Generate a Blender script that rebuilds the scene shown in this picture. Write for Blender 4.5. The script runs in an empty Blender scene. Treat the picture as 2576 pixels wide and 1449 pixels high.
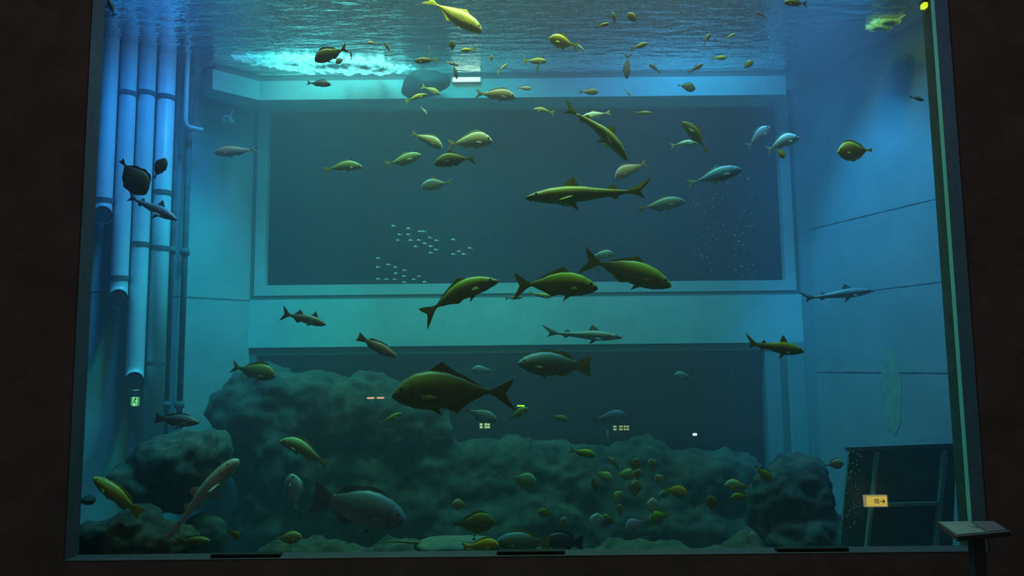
import bpy, bmesh, math, random
from mathutils import Vector, Matrix, noise
R = math.radians
S = bpy.context.scene
COL = S.collection

# ------------------------------------------------------------------ camera
W, H, F = 2576, 1449, 1860.0
CAMP = Vector((0, 0, 2.2))
PITCH, ROLL = R(5.9), R(0.6)
fw = Vector((0, math.cos(PITCH), math.sin(PITCH)))
up0 = Vector((0, -math.sin(PITCH), math.cos(PITCH)))
rt0 = Vector((1, 0, 0))
rt = rt0 * math.cos(ROLL) - up0 * math.sin(ROLL)
up = rt0 * math.sin(ROLL) + up0 * math.cos(ROLL)
cam = bpy.data.cameras.new('camera')
cam.sensor_width = 36.0
cam.lens = 36.0 * F / W
cam.clip_end = 200
camo = bpy.data.objects.new('camera', cam)
COL.objects.link(camo)
m = Matrix((rt, up, -fw)).transposed().to_4x4()
m.translation = CAMP
camo.matrix_world = m
S.camera = camo

def P(px, py, Y):
    """world point on the plane y = Y that the photograph shows at pixel (px, py)"""
    d = fw * F + rt * (px - W / 2) - up * (py - H / 2)
    return CAMP + d * (Y / d.y)

# ------------------------------------------------------------------ light
wd = bpy.data.worlds.new('world'); S.world = wd
wd.use_nodes = True
bg = wd.node_tree.nodes['Background']
bg.inputs[0].default_value = (0.42, 0.37, 0.36, 1)
bg.inputs[1].default_value = 0.10
S.view_settings.view_transform = 'Standard'
S.view_settings.look = 'None'
S.view_settings.gamma = 1
S.view_settings.exposure = 0
S.view_settings.use_curve_mapping = False
S.cycles.max_bounces = 6
S.cycles.diffuse_bounces = 2
S.cycles.glossy_bounces = 3
S.cycles.transmission_bounces = 4
S.cycles.volume_bounces = 1
S.cycles.transparent_max_bounces = 12
S.cycles.caustics_reflective = False
S.cycles.caustics_refractive = False
S.cycles.sample_clamp_indirect = 2.0
S.cycles.use_denoising = True

def area(name, loc, size, col, power, target=None, spread=150):
    l = bpy.data.lights.new(name, 'AREA')
    l.shape = 'RECTANGLE'; l.size, l.size_y = size
    l.color = col; l.energy = power; l.spread = R(spread)
    o = bpy.data.objects.new(name, l); COL.objects.link(o)
    o.location = loc
    d = (Vector(target) if target else Vector(loc) - Vector((0, 0, 1))) - Vector(loc)
    o.rotation_euler = d.to_track_quat('-Z', 'Y').to_euler()
    return o

def spot(name, loc, target, col, power, angle=50, blend=0.6, rad=0.12):
    l = bpy.data.lights.new(name, 'SPOT')
    l.color = col; l.energy = power; l.spot_size = R(angle); l.spot_blend = blend
    l.shadow_soft_size = rad
    o = bpy.data.objects.new(name, l); COL.objects.link(o)
    o.location = loc
    o.rotation_euler = (Vector(target) - Vector(loc)).to_track_quat('-Z', 'Y').to_euler()
    return o

LK = .40
TEAL, YEL = (.01, 1.0, .74), (.74, 1.0, .08)
area('ledge_floodlight', (-1.9, 10.5, 8.3), (4.4, .4), (.0, 1.0, .66), 105 * LK, (-1.5, 11.8, 4), 105)
area('blue_floodlight', (2.9, 10.5, 8.3), (2.0, .4), (.0, .50, 1.0), 70 * LK, (2.7, 11.7, 4), 95)
spot('foam_spotlight', (-2.6, 10.9, 9.2), (-2.6, 11.3, 6.8), (.70, 1.0, .82), 620 * LK, 60, .6, .2)
spot('band_spotlight', (-1.6, 9.0, 9.2), (-1.6, 12, 2.9), (.0, 1, .90), 1600 * LK, 44, .9, .4)
spot('pipe_spotlight', (-3.3, 8.8, 9.0), (-5.4, 10.3, 3.4), (.02, .30, 1.0), 3100 * LK, 50, .8, .4)
spot('left_wall_spotlight', (-2.2, 9.8, 9.0), (-4.6, 11.6, 1.4), (.0, .86, .88), 3900 * LK, 40, .8, .3)
spot('right_wall_spotlight', (3.6, 9.2, 9.0), (5.4, 10.6, 1.2), (.02, .36, .95), 5000 * LK, 40, .4, .3)
area('haze_fill_light', (0.0, 9.6, 9.3), (8.0, 1.6), (.22, .40, 1.0), 420 * LK, (0, 9.8, 0), 120)  # unseen broad fill added to make the water haze bluer
area('rear_hall_fill', (0.5, 14.5, 3.35), (5, 1.2), (1.0, .62, .85), 9.0, (0.5, 15.5, 0), 160)  # unseen weak fill, added to lift the dark lower window
spot('corner_spotlight', (4.2, 8.9, 9.2), (4.6, 9.3, 6.8), (.85, 1.0, .10), 420 * LK, 50, .8, .15)
area('front_floodlight', (0.0, 8.75, 8.7), (7.0, .3), YEL, 270 * LK, (0, 8.9, 0), 90)
S.cycles.adaptive_threshold = 0.02
# ------------------------------------------------------------------ helpers
def mat(name, col=(.5, .5, .5), rough=.6, metal=0, spec=.5, var=.0, scale=3.0, col2=None, bump=0, bscale=20, detail=6, emit=None, estr=0):
    m = bpy.data.materials.new(name); m.use_nodes = True
    nt = m.node_tree; b = nt.nodes['Principled BSDF']
    b.inputs['Base Color'].default_value = (*col, 1)
    b.inputs['Roughness'].default_value = rough
    b.inputs['Metallic'].default_value = metal
    b.inputs['Specular IOR Level'].default_value = spec
    tc = nt.nodes.new('ShaderNodeTexCoord')
    if var or col2:
        n = nt.nodes.new('ShaderNodeTexNoise'); n.inputs['Scale'].default_value = scale
        n.inputs['Detail'].default_value = detail; n.inputs['Roughness'].default_value = .65
        nt.links.new(tc.outputs['Object'], n.inputs['Vector'])
        r = nt.nodes.new('ShaderNodeValToRGB')
        c2 = col2 or tuple(c * (1 - var) for c in col)
        r.color_ramp.elements[0].position = .35; r.color_ramp.elements[1].position = .65
        r.color_ramp.elements[0].color = (*c2, 1); r.color_ramp.elements[1].color = (*col, 1)
        nt.links.new(n.outputs['Fac'], r.inputs[0]); nt.links.new(r.outputs[0], b.inputs['Base Color'])
    if bump:
        n = nt.nodes.new('ShaderNodeTexNoise'); n.inputs['Scale'].default_value = bscale
        n.inputs['Detail'].default_value = 8
        nt.links.new(tc.outputs['Object'], n.inputs['Vector'])
        u = nt.nodes.new('ShaderNodeBump'); u.inputs['Strength'].default_value = bump
        nt.links.new(n.outputs['Fac'], u.inputs['Height']); nt.links.new(u.outputs[0], b.inputs['Normal'])
    if emit:
        b.inputs['Emission Color'].default_value = (*emit, 1); b.inputs['Emission Strength'].default_value = estr
    return m

def link(name, bm, m, parent=None, smooth=False):
    me = bpy.data.meshes.new(name)
    bmesh.ops.recalc_face_normals(bm, faces=bm.faces)
    if smooth:
        for f in bm.faces: f.smooth = True
    bm.to_mesh(me); bm.free()
    for x in (m if isinstance(m, (list, tuple)) else [m]): me.materials.append(x)
    o = bpy.data.objects.new(name, me); COL.objects.link(o)
    if parent: o.parent = parent
    return o

def tag(o, label=None, cat=None, group=None, kind=None):
    if label: o['label'] = label
    if cat: o['category'] = cat
    if group: o['group'] = group
    if kind: o['kind'] = kind
    return o

def struct(name, bm, m, parent=None, label=None, smooth=False):
    o = link(name, bm, m, parent, smooth)
    if parent is None: o['kind'] = 'structure'
    if label: o['label'] = label
    return o

def empty(name, loc, label=None, cat=None, group=None):
    o = bpy.data.objects.new(name, None); COL.objects.link(o); o.location = loc
    return tag(o, label, cat, group)

def box(bm, a, b, bev=0):
    x0, y0, z0 = a; x1, y1, z1 = b
    r = bmesh.ops.create_cube(bm, size=1)
    for v in r['verts']:
        v.co = Vector((x0 + (v.co.x + .5) * (x1 - x0), y0 + (v.co.y + .5) * (y1 - y0), z0 + (v.co.z + .5) * (z1 - z0)))
    if bev:
        es = {e for v in r['verts'] for e in v.link_edges}
        bmesh.ops.bevel(bm, geom=list(es), offset=bev, segments=2, affect='EDGES', profile=.5)
    return bm

def prism(bm, pts, z0, z1):
    """closed vertical prism over a plan polygon"""
    a = [bm.verts.new((x, y, z0)) for x, y in pts]
    b = [bm.verts.new((x, y, z1)) for x, y in pts]
    n = len(pts)
    for i in range(n):
        bm.faces.new((a[i], a[(i + 1) % n], b[(i + 1) % n], b[i]))
    bm.faces.new(a[::-1]); bm.faces.new(b)
    return bm

def tube(bm, pts, r, seg=16, caps=True):
    pts = [Vector(p) for p in pts]
    rings = []
    ref = None
    for i, p in enumerate(pts):
        d = (pts[min(i + 1, len(pts) - 1)] - pts[max(i - 1, 0)]).normalized()
        if ref is None:
            ref = Vector((1, 0, 0)) if abs(d.x) < .9 else Vector((0, 1, 0))
        a = (ref - d * ref.dot(d)).normalized(); ref = a
        b = d.cross(a)
        rr = r[i] if isinstance(r, (list, tuple)) else r
        rings.append([bm.verts.new(p + (a * math.cos(t) + b * math.sin(t)) * rr) for t in [2 * math.pi * k / seg for k in range(seg)]])
    for u, v in zip(rings, rings[1:]):
        for k in range(seg):
            bm.faces.new((u[k], u[(k + 1) % seg], v[(k + 1) % seg], v[k]))
    if caps:
        bm.faces.new(rings[0][::-1]); bm.faces.new(rings[-1])
    return bm

NB = bmesh.new
# ------------------------------------------------------------------ materials of the place
M_BLACK = mat('black_wall_paint', (.34, .31, .30), .8, var=.3, scale=2)
M_JAMB = mat('dark_purple_jamb', (.11, .085, .12), .6, var=.2, scale=5)
M_WALL = mat('pale_tank_concrete', (.50, .66, .66), .85, var=.16, scale=1.6, bump=.15, bscale=30)
M_WALLR = M_WALL
M_FRAME = mat('pale_window_frame', (.50, .56, .56), .7, var=.12, scale=4)
M_GASKET = mat('dark_gasket', (.14, .17, .18), .7)
M_GREY = mat('grey_pilaster', (.26, .32, .34), .8, var=.1)
M_FLOOR = mat('tank_sand', (.18, .17, .14), .9, var=.4, scale=6)
M_EDGE = mat('green_acrylic_edge', (.42, .85, .62), .3, var=.1)
M_INNER = mat('olive_front_wall', (.10, .11, .07), .85, var=.35, scale=4)

# ------------------------------------------------------------------ viewing hall
GY = 8.0
xL, xR = P(195, 1395, GY).x, P(2452, 1370, GY).x
zB = P(1288, 1386, GY).z
wf = NB()
box(wf, (-16, 7.76, -1), (xL, GY, 12)); box(wf, (xR, 7.76, -1), (16, GY, 12))
box(wf, (xL, 7.76, -1), (xR, GY, zB))
struct('wall_front', wf, M_BLACK)
tj = NB()
box(tj, (xL, 7.755, zB), (xL + .012, GY - .001, 11)); box(tj, (xR - .012, 7.755, zB), (xR, GY - .001, 11))
box(tj, (xL + .012, 7.755, zB), (xR - .012, GY - .001, zB + .008))
struct('trim_1', tj, M_JAMB, label='dark jamb and sill lining around the big pane')
fl = NB(); box(fl, (-16, -6, -.1), (16, 7.76, 0)); struct('floor', fl, mat('dark_hall_carpet', (.05, .045, .04), .95, var=.3))

# big acrylic pane
g = bpy.data.materials.new('clear_acrylic'); g.use_nodes = True
nt = g.node_tree; nt.nodes.clear()
ou = nt.nodes.new('ShaderNodeOutputMaterial'); mx = nt.nodes.new('ShaderNodeMixShader')
tr = nt.nodes.new('ShaderNodeBsdfTransparent'); gl = nt.nodes.new('ShaderNodeBsdfGlossy')
gl.inputs['Roughness'].default_value = .0
tr.inputs[0].default_value = (.97, 1, .99, 1)
mx.inputs[0].default_value = .03
nt.links.new(tr.outputs[0], mx.inputs[1]); nt.links.new(gl.outputs[0], mx.inputs[2]); nt.links.new(mx.outputs[0], ou.inputs[0])
gb = NB()
vs = [gb.verts.new(p) for p in ((xL + .012, GY - .06, zB + .008), (xR - .012, GY - .06, zB + .008), (xR - .012, GY - .06, 9.5), (xL + .012, GY - .06, 9.5))]
gb.faces.new(vs)
struct('window_1', gb, g, label='huge clear acrylic viewing pane of the tank')

# ------------------------------------------------------------------ the tank
BY = 12.0
cl = P(626, 800, BY).x; cr = P(2042, 800, BY).x
LP0, LP1 = (cl, BY), (cl - 2.9, BY - 2.9)
RP0, RP1 = (cr, BY), (cr + 1.25, BY - 3.4)
ZT, ZF = 9.4, -.6
# acrylic edge and the tank's own front wall on the right
e = NB(); box(e, (xR, GY + .001, zB), (xR + .02, GY + .09, 9.4)); struct('trim_2', e, M_EDGE, label='bright green edge of the acrylic pane')
w = NB(); box(w, (xR + .02, GY + .001, ZF), (RP1[0] + .5, GY + .30, 9.4)); box(w, (LP1[0] - .3, GY + .001, ZF), (xL - .25, GY + .3, 9.4)); box(w, (xL - .25, GY + .001, ZF), (xR + .02, GY + .2, zB - .4))
struct('wall_inner', w, M_INNER)

def wallslab(name, p0, p1, th, m, z0=ZF, z1=ZT, side=1):
    d = (Vector(p1) - Vector(p0)).normalized(); n = Vector((-d.y, d.x)) * side * th
    b = NB(); prism(b, [tuple(p0), tuple(p1), (p1[0] + n.x, p1[1] + n.y), (p0[0] + n.x, p0[1] + n.y)], z0, z1)
    return struct(name, b, m)
def seamed(name, base, p0, zs):
    """concrete with thin dark horizontal pour joints at heights zs"""
    m = bpy.data.materials.new(name); m.use_nodes = True
    nt = m.node_tree; b = nt.nodes['Principled BSDF']; b.inputs['Roughness'].default_value = .85
    tc = nt.nodes.new('ShaderNodeTexCoord'); n = nt.nodes.new('ShaderNodeTexNoise'); n.inputs['Scale'].default_value = 1.5; n.inputs['Detail'].default_value = 7
    r = nt.nodes.new('ShaderNodeValToRGB'); r.color_ramp.elements[0].position = .35; r.color_ramp.elements[1].position = .65
    r.color_ramp.elements[0].color = (base[0] * .82, base[1] * .86, base[2] * .84, 1); r.color_ramp.elements[1].color = (*base, 1)
    nt.links.new(tc.outputs['Object'], n.inputs['Vector']); nt.links.new(n.outputs['Fac'], r.inputs[0])
    sx = nt.nodes.new('ShaderNodeSeparateXYZ'); nt.links.new(tc.outputs['Object'], sx.inputs[0])
    last = r.outputs[0]
    n2 = nt.nodes.new('ShaderNodeTexNoise'); n2.inputs['Scale'].default_value = 4; nt.links.new(tc.outputs['Object'], n2.inputs['Vector'])
    for z in zs:
        a = nt.nodes.new('ShaderNodeMath'); a.operation = 'SUBTRACT'; a.inputs[1].default_value = z; nt.links.new(sx.outputs[2], a.inputs[0])
        c = nt.nodes.new('ShaderNodeMath'); c.operation = 'ABSOLUTE'; nt.links.new(a.outputs[0], c.inputs[0])
        w = nt.nodes.new('ShaderNodeMath'); w.operation = 'MULTIPLY'; w.inputs[1].default_value = .022; nt.links.new(n2.outputs['Fac'], w.inputs[0])
        l = nt.nodes.new('ShaderNodeMath'); l.operation = 'LESS_THAN'; nt.links.new(c.outputs[0], l.inputs[0]); nt.links.new(w.outputs[0], l.inputs[1])
        mi = nt.nodes.new('ShaderNodeMixRGB'); mi.inputs[2].default_value = (.10, .12, .12, 1)
        nt.links.new(l.outputs[0], mi.inputs[0]); nt.links.new(last, mi.inputs[1]); last = mi.outputs[0]
    nt.links.new(last, b.inputs['Base Color'])
    return m
zseamL = P(620, 757, BY).z
wallslab('wall_left', LP0, LP1, .4, seamed('left_concrete', (.50, .66, .66), LP0, [zseamL]), side=-1)
wallslab('wall_left.001', LP1, (LP1[0], GY), .4, M_WALL, side=-1)
zs = [P(2040, 750, BY).z, P(2190, 545, 10.9).z, P(2130, 938, 11.2).z]
wallslab('wall_right', RP0, RP1, .4, seamed('right_concrete', (.50, .66, .66), RP0, zs), side=1)
wallslab('wall_right.001', RP1, (RP1[0], GY), .4, M_WALL, side=1)

# back wall pieces round two window openings
ux0, ux1 = P(628, 600, BY).x, P(2012, 600, BY).x
uz0, uz1 = P(1300, 748, BY).z, 6.75
lx0, lx1 = P(624, 900, BY).x, P(1986, 950, BY).x
lz1 = P(1300, 868, BY).z
b = NB()
box(b, (cl - .5, BY, uz1), (cr + .5, BY + .4, ZT))
box(b, (cl - .5, BY, lz1), (cr + .5, BY + .4, uz0))
box(b, (cl - .5, BY, uz0), (ux0, BY + .4, uz1)); box(b, (ux1, BY, uz0), (cr + .5, BY + .4, uz1))
box(b, (cl - .5, BY, ZF), (lx0, BY + .4, lz1)); box(b, (lx1, BY, ZF), (cr + .5, BY + .4, lz1))
struct('wall_back', b, M_WALL)

# upper rear window: dark gasket, pale frame, dark pane
def ring(bm, x0, x1, z0, z1, w, y0, y1):
    box(bm, (x0, y0, z0), (x0 + w, y1, z1)); box(bm, (x1 - w, y0, z0), (x1, y1, z1))
    box(bm, (x0 + w, y0, z0), (x1 - w, y1, z0 + w)); box(bm, (x0 + w, y0, z1 - w), (x1 - w, y1, z1))
M_PANE = mat('dark_rear_pane', (.035, .024, .045), .12, spec=.35)
b = NB(); ring(b, ux0, ux1, uz0, uz1, .075, BY + .07, BY + .3)
up_w = struct('window_2', b, M_GASKET, label='dark upper rear window of the tank with a pale frame')
b = NB(); ring(b, ux0 + .075, ux1 - .075, uz0 + .075, uz1 - .075, .17, BY + .05, BY + .3); struct('window_frame', b, M_FRAME, up_w)
b = NB(); box(b, (ux0 + .2, BY + .2, uz0 + .2), (ux1 - .2, BY + .22, uz1 - .2)); struct('pane', b, M_PANE, up_w)
# lower rear window
b = NB(); ring(b, lx0, lx1, ZF, lz1, .12, BY + .05, BY + .3)
lo_w = struct('window_3', b, M_GASKET, label='dark lower rear window behind the rockwork')
b = NB(); box(b, (lx1 - .36, BY + .06, ZF), (lx1 - .12, BY + .3, lz1 - .12)); struct('window_frame', b, M_GREY, lo_w)
g2 = g.copy(); g2.name = 'tinted_acrylic'
for n_ in g2.node_tree.nodes:
    if n_.type == 'BSDF_TRANSPARENT': n_.inputs[0].default_value = (.75, .85, .9, 1)
    if n_.type == 'MIX_SHADER': n_.inputs[0].default_value = .05
b = NB(); box(b, (lx0 + .12, BY + .2, ZF), (lx1 - .36, BY + .22, lz1 - .12)); struct('pane', b, g2, lo_w)
# the dark hall beyond the lower window
b = NB()
box(b, (-5.5, 17.0, -.6), (6, 17.1, 3.4)); box(b, (-5.5, BY + .4, -.7), (6, 17, -.6)); box(b, (-5.5, BY + .4, 3.4), (6, 17, 3.5))
box(b, (-5.6, BY + .4, -.6), (-5.5, 17, 3.4)); box(b, (6, BY + .4, -.6), (6.1, 17, 3.4))
struct('wall_rear_hall', b, mat('dark_rear_hall', (.16, .15, .17), .9))
# ledge (concrete upstand at the waterline), wraps onto the left wall
WZ = P(1288, 186, BY - .45).z
lz0 = P(1300, 245, BY - .45).z
c1x = P(652, 240, BY - .45).x
ex = P(535, 200, 11.05)
rx = P(1976, 200, BY - .45).x
b = NB()
prism(b, [(c1x, BY - .45), (rx, BY - .45), (rx, BY + .01), (cl, BY + .01), (ex.x - .35, ex.y + .35), (ex.x, ex.y)], lz0, WZ - .075)
struct('trim_3', b, M_WALL, label='bright concrete ledge along the waterline')
b = NB()
prism(b, [(c1x + .03, BY - .40), (rx, BY - .40), (rx, BY), (cl, BY), (ex.x - .3, ex.y + .3), (ex.x + .03, ex.y + .05)], WZ - .075, WZ + .04)
struct('trim_4', b, M_GASKET, label='dark waterline strip on top of the ledge')
# pilaster in the rear right corner, its grey standing in for a shadow strip
b = NB(); box(b, (P(2014, 700, BY).x, BY - .05, ZF), (P(2040, 700, BY).x, BY, lz0 + .2)); struct('pillar', b, M_GREY, label='narrow pilaster in the rear right corner, corner shadow put into its grey')
# tank floor
b = NB(); prism(b, [(LP1[0], GY), (RP1[0], GY), RP1, RP0, LP0, LP1], ZF - .1, ZF); struct('floor.001', b, M_FLOOR)

# ------------------------------------------------------------------ water: one closed body, rippled on top
wm = bpy.data.materials.new('sea_water'); wm.use_nodes = True
nt = wm.node_tree; nt.nodes.clear(); N = nt.nodes.new; L = nt.links.new
ou = N('ShaderNodeOutputMaterial')
geo = N('ShaderNodeNewGeometry'); sx = N('ShaderNodeSeparateXYZ'); L(geo.outputs['True Normal'], sx.inputs[0])
ab = N('ShaderNodeMath'); ab.operation = 'ABSOLUTE'; L(sx.outputs[2], ab.inputs[0])
up_ = N('ShaderNodeMath'); up_.operation = 'GREATER_THAN'; up_.inputs[1].default_value = .5; L(ab.outputs[0], up_.inputs[0])
pz = N('ShaderNodeSeparateXYZ'); L(geo.outputs['Position'], pz.inputs[0])
hi = N('ShaderNodeMath'); hi.operation = 'GREATER_THAN'; hi.inputs[1].default_value = 3; L(pz.outputs[2], hi.inputs[0])
top = N('ShaderNodeMath'); top.operation = 'MULTIPLY'; L(up_.outputs[0], top.inputs[0]); L(hi.outputs[0], top.inputs[1])
tc = N('ShaderNodeTexCoord'); mp = N('ShaderNodeMapping'); mp.inputs['Scale'].default_value = (1.0, 3.0, 1)
L(tc.outputs['Object'], mp.inputs[0])
n1 = N('ShaderNodeTexNoise'); n1.inputs['Scale'].default_value = 2.2; n1.inputs['Detail'].default_value = 4; n1.inputs['Roughness'].default_value = .55; L(mp.outputs[0], n1.inputs[0])
bu = N('ShaderNodeBump'); bu.inputs['Strength'].default_value = .5; bu.inputs['Distance'].default_value = .075; L(n1.outputs['Fac'], bu.inputs['Height'])
lw = N('ShaderNodeLayerWeight'); lw.inputs[0].default_value = .5
rp = N('ShaderNodeValToRGB'); rp.color_ramp.elements[0].position = .28; rp.color_ramp.elements[1].position = .40
rp.color_ramp.elements[0].color = (.05,) * 3 + (1,); rp.color_ramp.elements[1].color = (.96,) * 3 + (1,)
L(lw.outputs['Facing'], rp.inputs[0])
gl = N('ShaderNodeBsdfGlossy'); gl.inputs['Roughness'].default_value = .03; L(bu.outputs[0], gl.inputs['Normal'])
t1 = N('ShaderNodeBsdfTransparent'); t2 = N('ShaderNodeBsdfTransparent')
m1 = N('ShaderNodeMixShader'); L(rp.outputs[0], m1.inputs[0]); L(t1.outputs[0], m1.inputs[1]); L(gl.outputs[0], m1.inputs[2])
m2 = N('ShaderNodeMixShader'); L(top.outputs[0], m2.inputs[0]); L(t2.outputs[0], m2.inputs[1]); L(m1.outputs[0], m2.inputs[2])
L(m2.outputs[0], ou.inputs[0])
DENS = .058
vsn = N('ShaderNodeVolumeScatter'); vsn.inputs['Color'].default_value = (.80, .78, 1, 1); vsn.inputs['Density'].default_value = DENS; vsn.inputs['Anisotropy'].default_value = .2
van = N('ShaderNodeVolumeAbsorption'); van.inputs['Color'].default_value = (.0, .90, .96, 1); van.inputs['Density'].default_value = .16
ad = N('ShaderNodeAddShader'); L(vsn.outputs[0], ad.inputs[0]); L(van.outputs[0], ad.inputs[1]); L(ad.outputs[0], ou.inputs['Volume'])
b = NB()
foot = [(LP1[0], GY + .005), (RP1[0], GY + .005), RP1, RP0, LP0, LP1]
prism(b, foot, ZF + .0, WZ)
water = struct('water', b, wm, label='clear blue green sea water filling the tank')
# ------------------------------------------------------------------ rockwork
def PW(px, py, p0, p1, off=0.0):
    """point on the vertical wall plane through p0-p1 (moved off metres into the tank) shown at a pixel"""
    a = Vector((p0[0], p0[1], 0)); d = Vector((p1[0] - p0[0], p1[1] - p0[1], 0)).normalized()
    n = Vector((-d.y, d.x, 0))
    c = Vector((0, 9, 2)) - a
    if n.dot(c) < 0: n = -n
    a = a + n * off
    ray = fw * F + rt * (px - W / 2) - up * (py - H / 2)
    t = (a - CAMP).dot(n) / ray.dot(n)
    return CAMP + ray * t, d, n

M_ROCK = mat('algae_covered_rock', (.15, .14, .09), .95, scale=4.5, col2=(.03, .034, .034), bump=.9, bscale=7)
M_ROCK2 = mat('dark_reef_rock', (.10, .092, .062), .95, scale=3.5, col2=(.018, .022, .026), bump=.9, bscale=6)

def rock(label, lumps, seed, m, dy=.55, vox=.07, amp=.16, name='rock'):
    bm = NB()
    for (px, py, rx, ry, Y) in lumps:
        c = P(px, py, Y); k = Y / F
        r = bmesh.ops.create_icosphere(bm, subdivisions=3, radius=1)
        for v in r['verts']:
            v.co = Vector((c.x + v.co.x * rx * k, c.y + v.co.y * dy, c.z + v.co.z * ry * k))
    me = bpy.data.meshes.new('tmp'); bm.to_mesh(me); bm.free()
    o = bpy.data.objects.new('tmp', me); COL.objects.link(o)
    md = o.modifiers.new('r', 'REMESH'); md.mode = 'VOXEL'; md.voxel_size = vox
    dg = bpy.context.evaluated_depsgraph_get(); dg.update()
    me2 = bpy.data.meshes.new_from_object(o.evaluated_get(dg))
    bpy.data.objects.remove(o)
    nn = [v.normal.copy() for v in me2.vertices]
    for v, n in zip(me2.vertices, nn):
        p = v.co + Vector((seed * 7.1, seed * 3.3, 0))
        h = noise.fractal(p * 1.6, 1, 2.1, 5) * amp + abs(noise.noise(p * 5.0)) * amp * .5 + noise.noise(p * 11.0) * .025
        v.co += n * (h - .04)
        if v.co.z < ZF + .01: v.co.z = ZF + .01
        if v.co.y < GY + .1: v.co.y = GY + .1
    for p in me2.polygons: p.use_smooth = True
    me2.materials.append(m)
    me2.name = name
    o = bpy.data.objects.new(name, me2); COL.objects.link(o)
    return tag(o, label, 'rock')

rock('huge dark reef of piled boulders across the bottom centre', [(668, 1030, 130, 118, 11.1), (700, 1130, 120, 150, 11.1), (690, 1275, 100, 120, 11.1),
      (800, 1040, 120, 115, 11.2), (920, 1050, 130, 112, 11.2), (1040, 1080, 110, 120, 11.2), (900, 1230, 200, 170, 11.2), (1080, 1240, 120, 150, 11.2),
      (1230, 1210, 160, 105, 11.2), (1420, 1215, 170, 100, 11.2), (1300, 1330, 260, 100, 11.0), (1600, 1240, 160, 125, 11.2), (1780, 1230, 150, 105, 11.2), (1680, 1340, 260, 100, 11.0)], 1, M_ROCK2, vox=.06, name='reef')
rock('dark craggy rock stack at the right with a stepped top', [(1985, 1255, 95, 112, 9.9), (1940, 1290, 70, 110, 9.9), (2050, 1270, 55, 100, 9.9), (2010, 1340, 120, 80, 9.8), (2120, 1360, 50, 50, 9.7), (2145, 1312, 26, 24, 9.7)], 5, M_ROCK2, dy=.4, vox=.045, name='rock_stack')
rock('rounded algae covered boulder at lower left', [(455, 1168, 128, 90, 9.8), (536, 1132, 46, 52, 9.8), (410, 1232, 110, 66, 9.8), (350, 1205, 56, 48, 9.8), (500, 1185, 66, 60, 9.75)], 7, M_ROCK, dy=.5, vox=.05, amp=.10, name='boulder')
rock('mottled rock slab filling the bottom left corner', [(280, 1365, 110, 56, 8.75), (400, 1362, 120, 56, 8.8), (345, 1310, 60, 34, 8.8)], 8, M_ROCK, dy=.3, vox=.045, amp=.08)
rock('dark smooth boulder below the bright gap at lower left', [(512, 1352, 58, 60, 9.6)], 9, M_ROCK2, dy=.3, vox=.045, amp=.05, name='boulder')
rock('small dark rock against the left window edge', [(222, 1258, 24, 16, 9.1)], 10, M_ROCK2, dy=.12, vox=.03, amp=.03)
rock('low rubble bank along the bottom edge of the tank', [(780, 1405, 160, 46, 9.4), (960, 1415, 160, 46, 9.4), (1150, 1420, 140, 44, 9.4), (1400, 1420, 160, 44, 9.4), (1640, 1420, 180, 44, 9.4), (1850, 1412, 120, 44, 9.3)], 11, M_ROCK, dy=.4, vox=.06, name='rubble_bank')

# ------------------------------------------------------------------ pipes on the left wall
M_PVC = mat('white_plastic_pipe', (.62, .68, .72), .4, var=.12, scale=3)
M_DARKP = mat('dark_fouled_pipe', (.13, .15, .16), .8, var=.5, scale=9)
M_CLAMP = mat('dark_steel_clamp', (.10, .11, .12), .5)
M_HOLE = mat('dark_pipe_mouth', (.02, .02, .022), .9)
def pipe(label, px_top, px_bot, y_end, r, off, mouth=None, clamps=(), group='tall white pipes on the left wall', m=M_PVC, name='water_pipe', ytop=-60, coll=()):
    pe, d, n = PW(px_bot, y_end, LP0, LP1, off)
    top = Vector((pe.x, pe.y, WZ + 1.2))
    root = empty(name, (pe.x, pe.y, pe.z), label, 'pipe', group)
    inv = Matrix.Translation(-pe)
    bm = NB()
    if mouth:
        tow = (CAMP - pe); tow.z = 0; tow.normalize()
        pts = [top, Vector((pe.x, pe.y, pe.z + r * 1.6))]
        for k in range(1, 6):
            a = k / 5 * math.pi / 2
            pts.append(Vector((pe.x, pe.y, pe.z + r * 1.6)) + tow * (r * 1.6 * (1 - math.cos(a))) - Vector((0, 0, r * 1.6 * math.sin(a))))
        pts.append(pts[-1] + tow * r * .5)
        tube(bm, pts, r, 24, caps=False)
        bm.transform(inv); link('tube', bm, m, root, True)
        e = pts[-1] - pe; bm = NB(); tube(bm, [e - tow * .02, e - tow * .01], r * .86, 24); link('mouth', bm, M_HOLE, root)
        bm = NB(); tube(bm, [e - tow * .06, e], r * 1.12, 24, caps=False); link('flange', bm, m, root, True)
    else:
        tube(bm, [top, pe], r, 24); bm.transform(inv); link('tube', bm, m, root, True)
    for cy in clamps:
        z = PW(px_bot + (px_top - px_bot) * (y_end - cy) / max(1, y_end + 60), cy, LP0, LP1, off)[0].z - pe.z
        bm = NB(); tube(bm, [(0, 0, z - .03), (0, 0, z + .03)], r * 1.10, 24)
        w = -n * (off - .02) ; tube(bm, [(0, 0, z), (w.x, w.y, z)], .02, 8)
        link('clamp', bm, M_CLAMP, root)
    for cy in coll:
        z = PW(px_bot, cy, LP0, LP1, off)[0].z - pe.z
        bm = NB(); tube(bm, [(0, 0, z - .05), (0, 0, z + .05)], r * 1.5, 16); link('collar', bm, m, root, True)
    return root
pipe('white pipe nearest the window edge, ending in a round mouth', 275, 258, 547, .115, .30, True, (505,))
pipe('white pipe second from the window edge, ending halfway down', 322, 298, 752, .115, .30, True, (235, 700))
pipe('white pipe ending in a dark mouth just above the exit sign reflection', 372, 338, 957, .12, .30, True, (235, 615))
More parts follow.
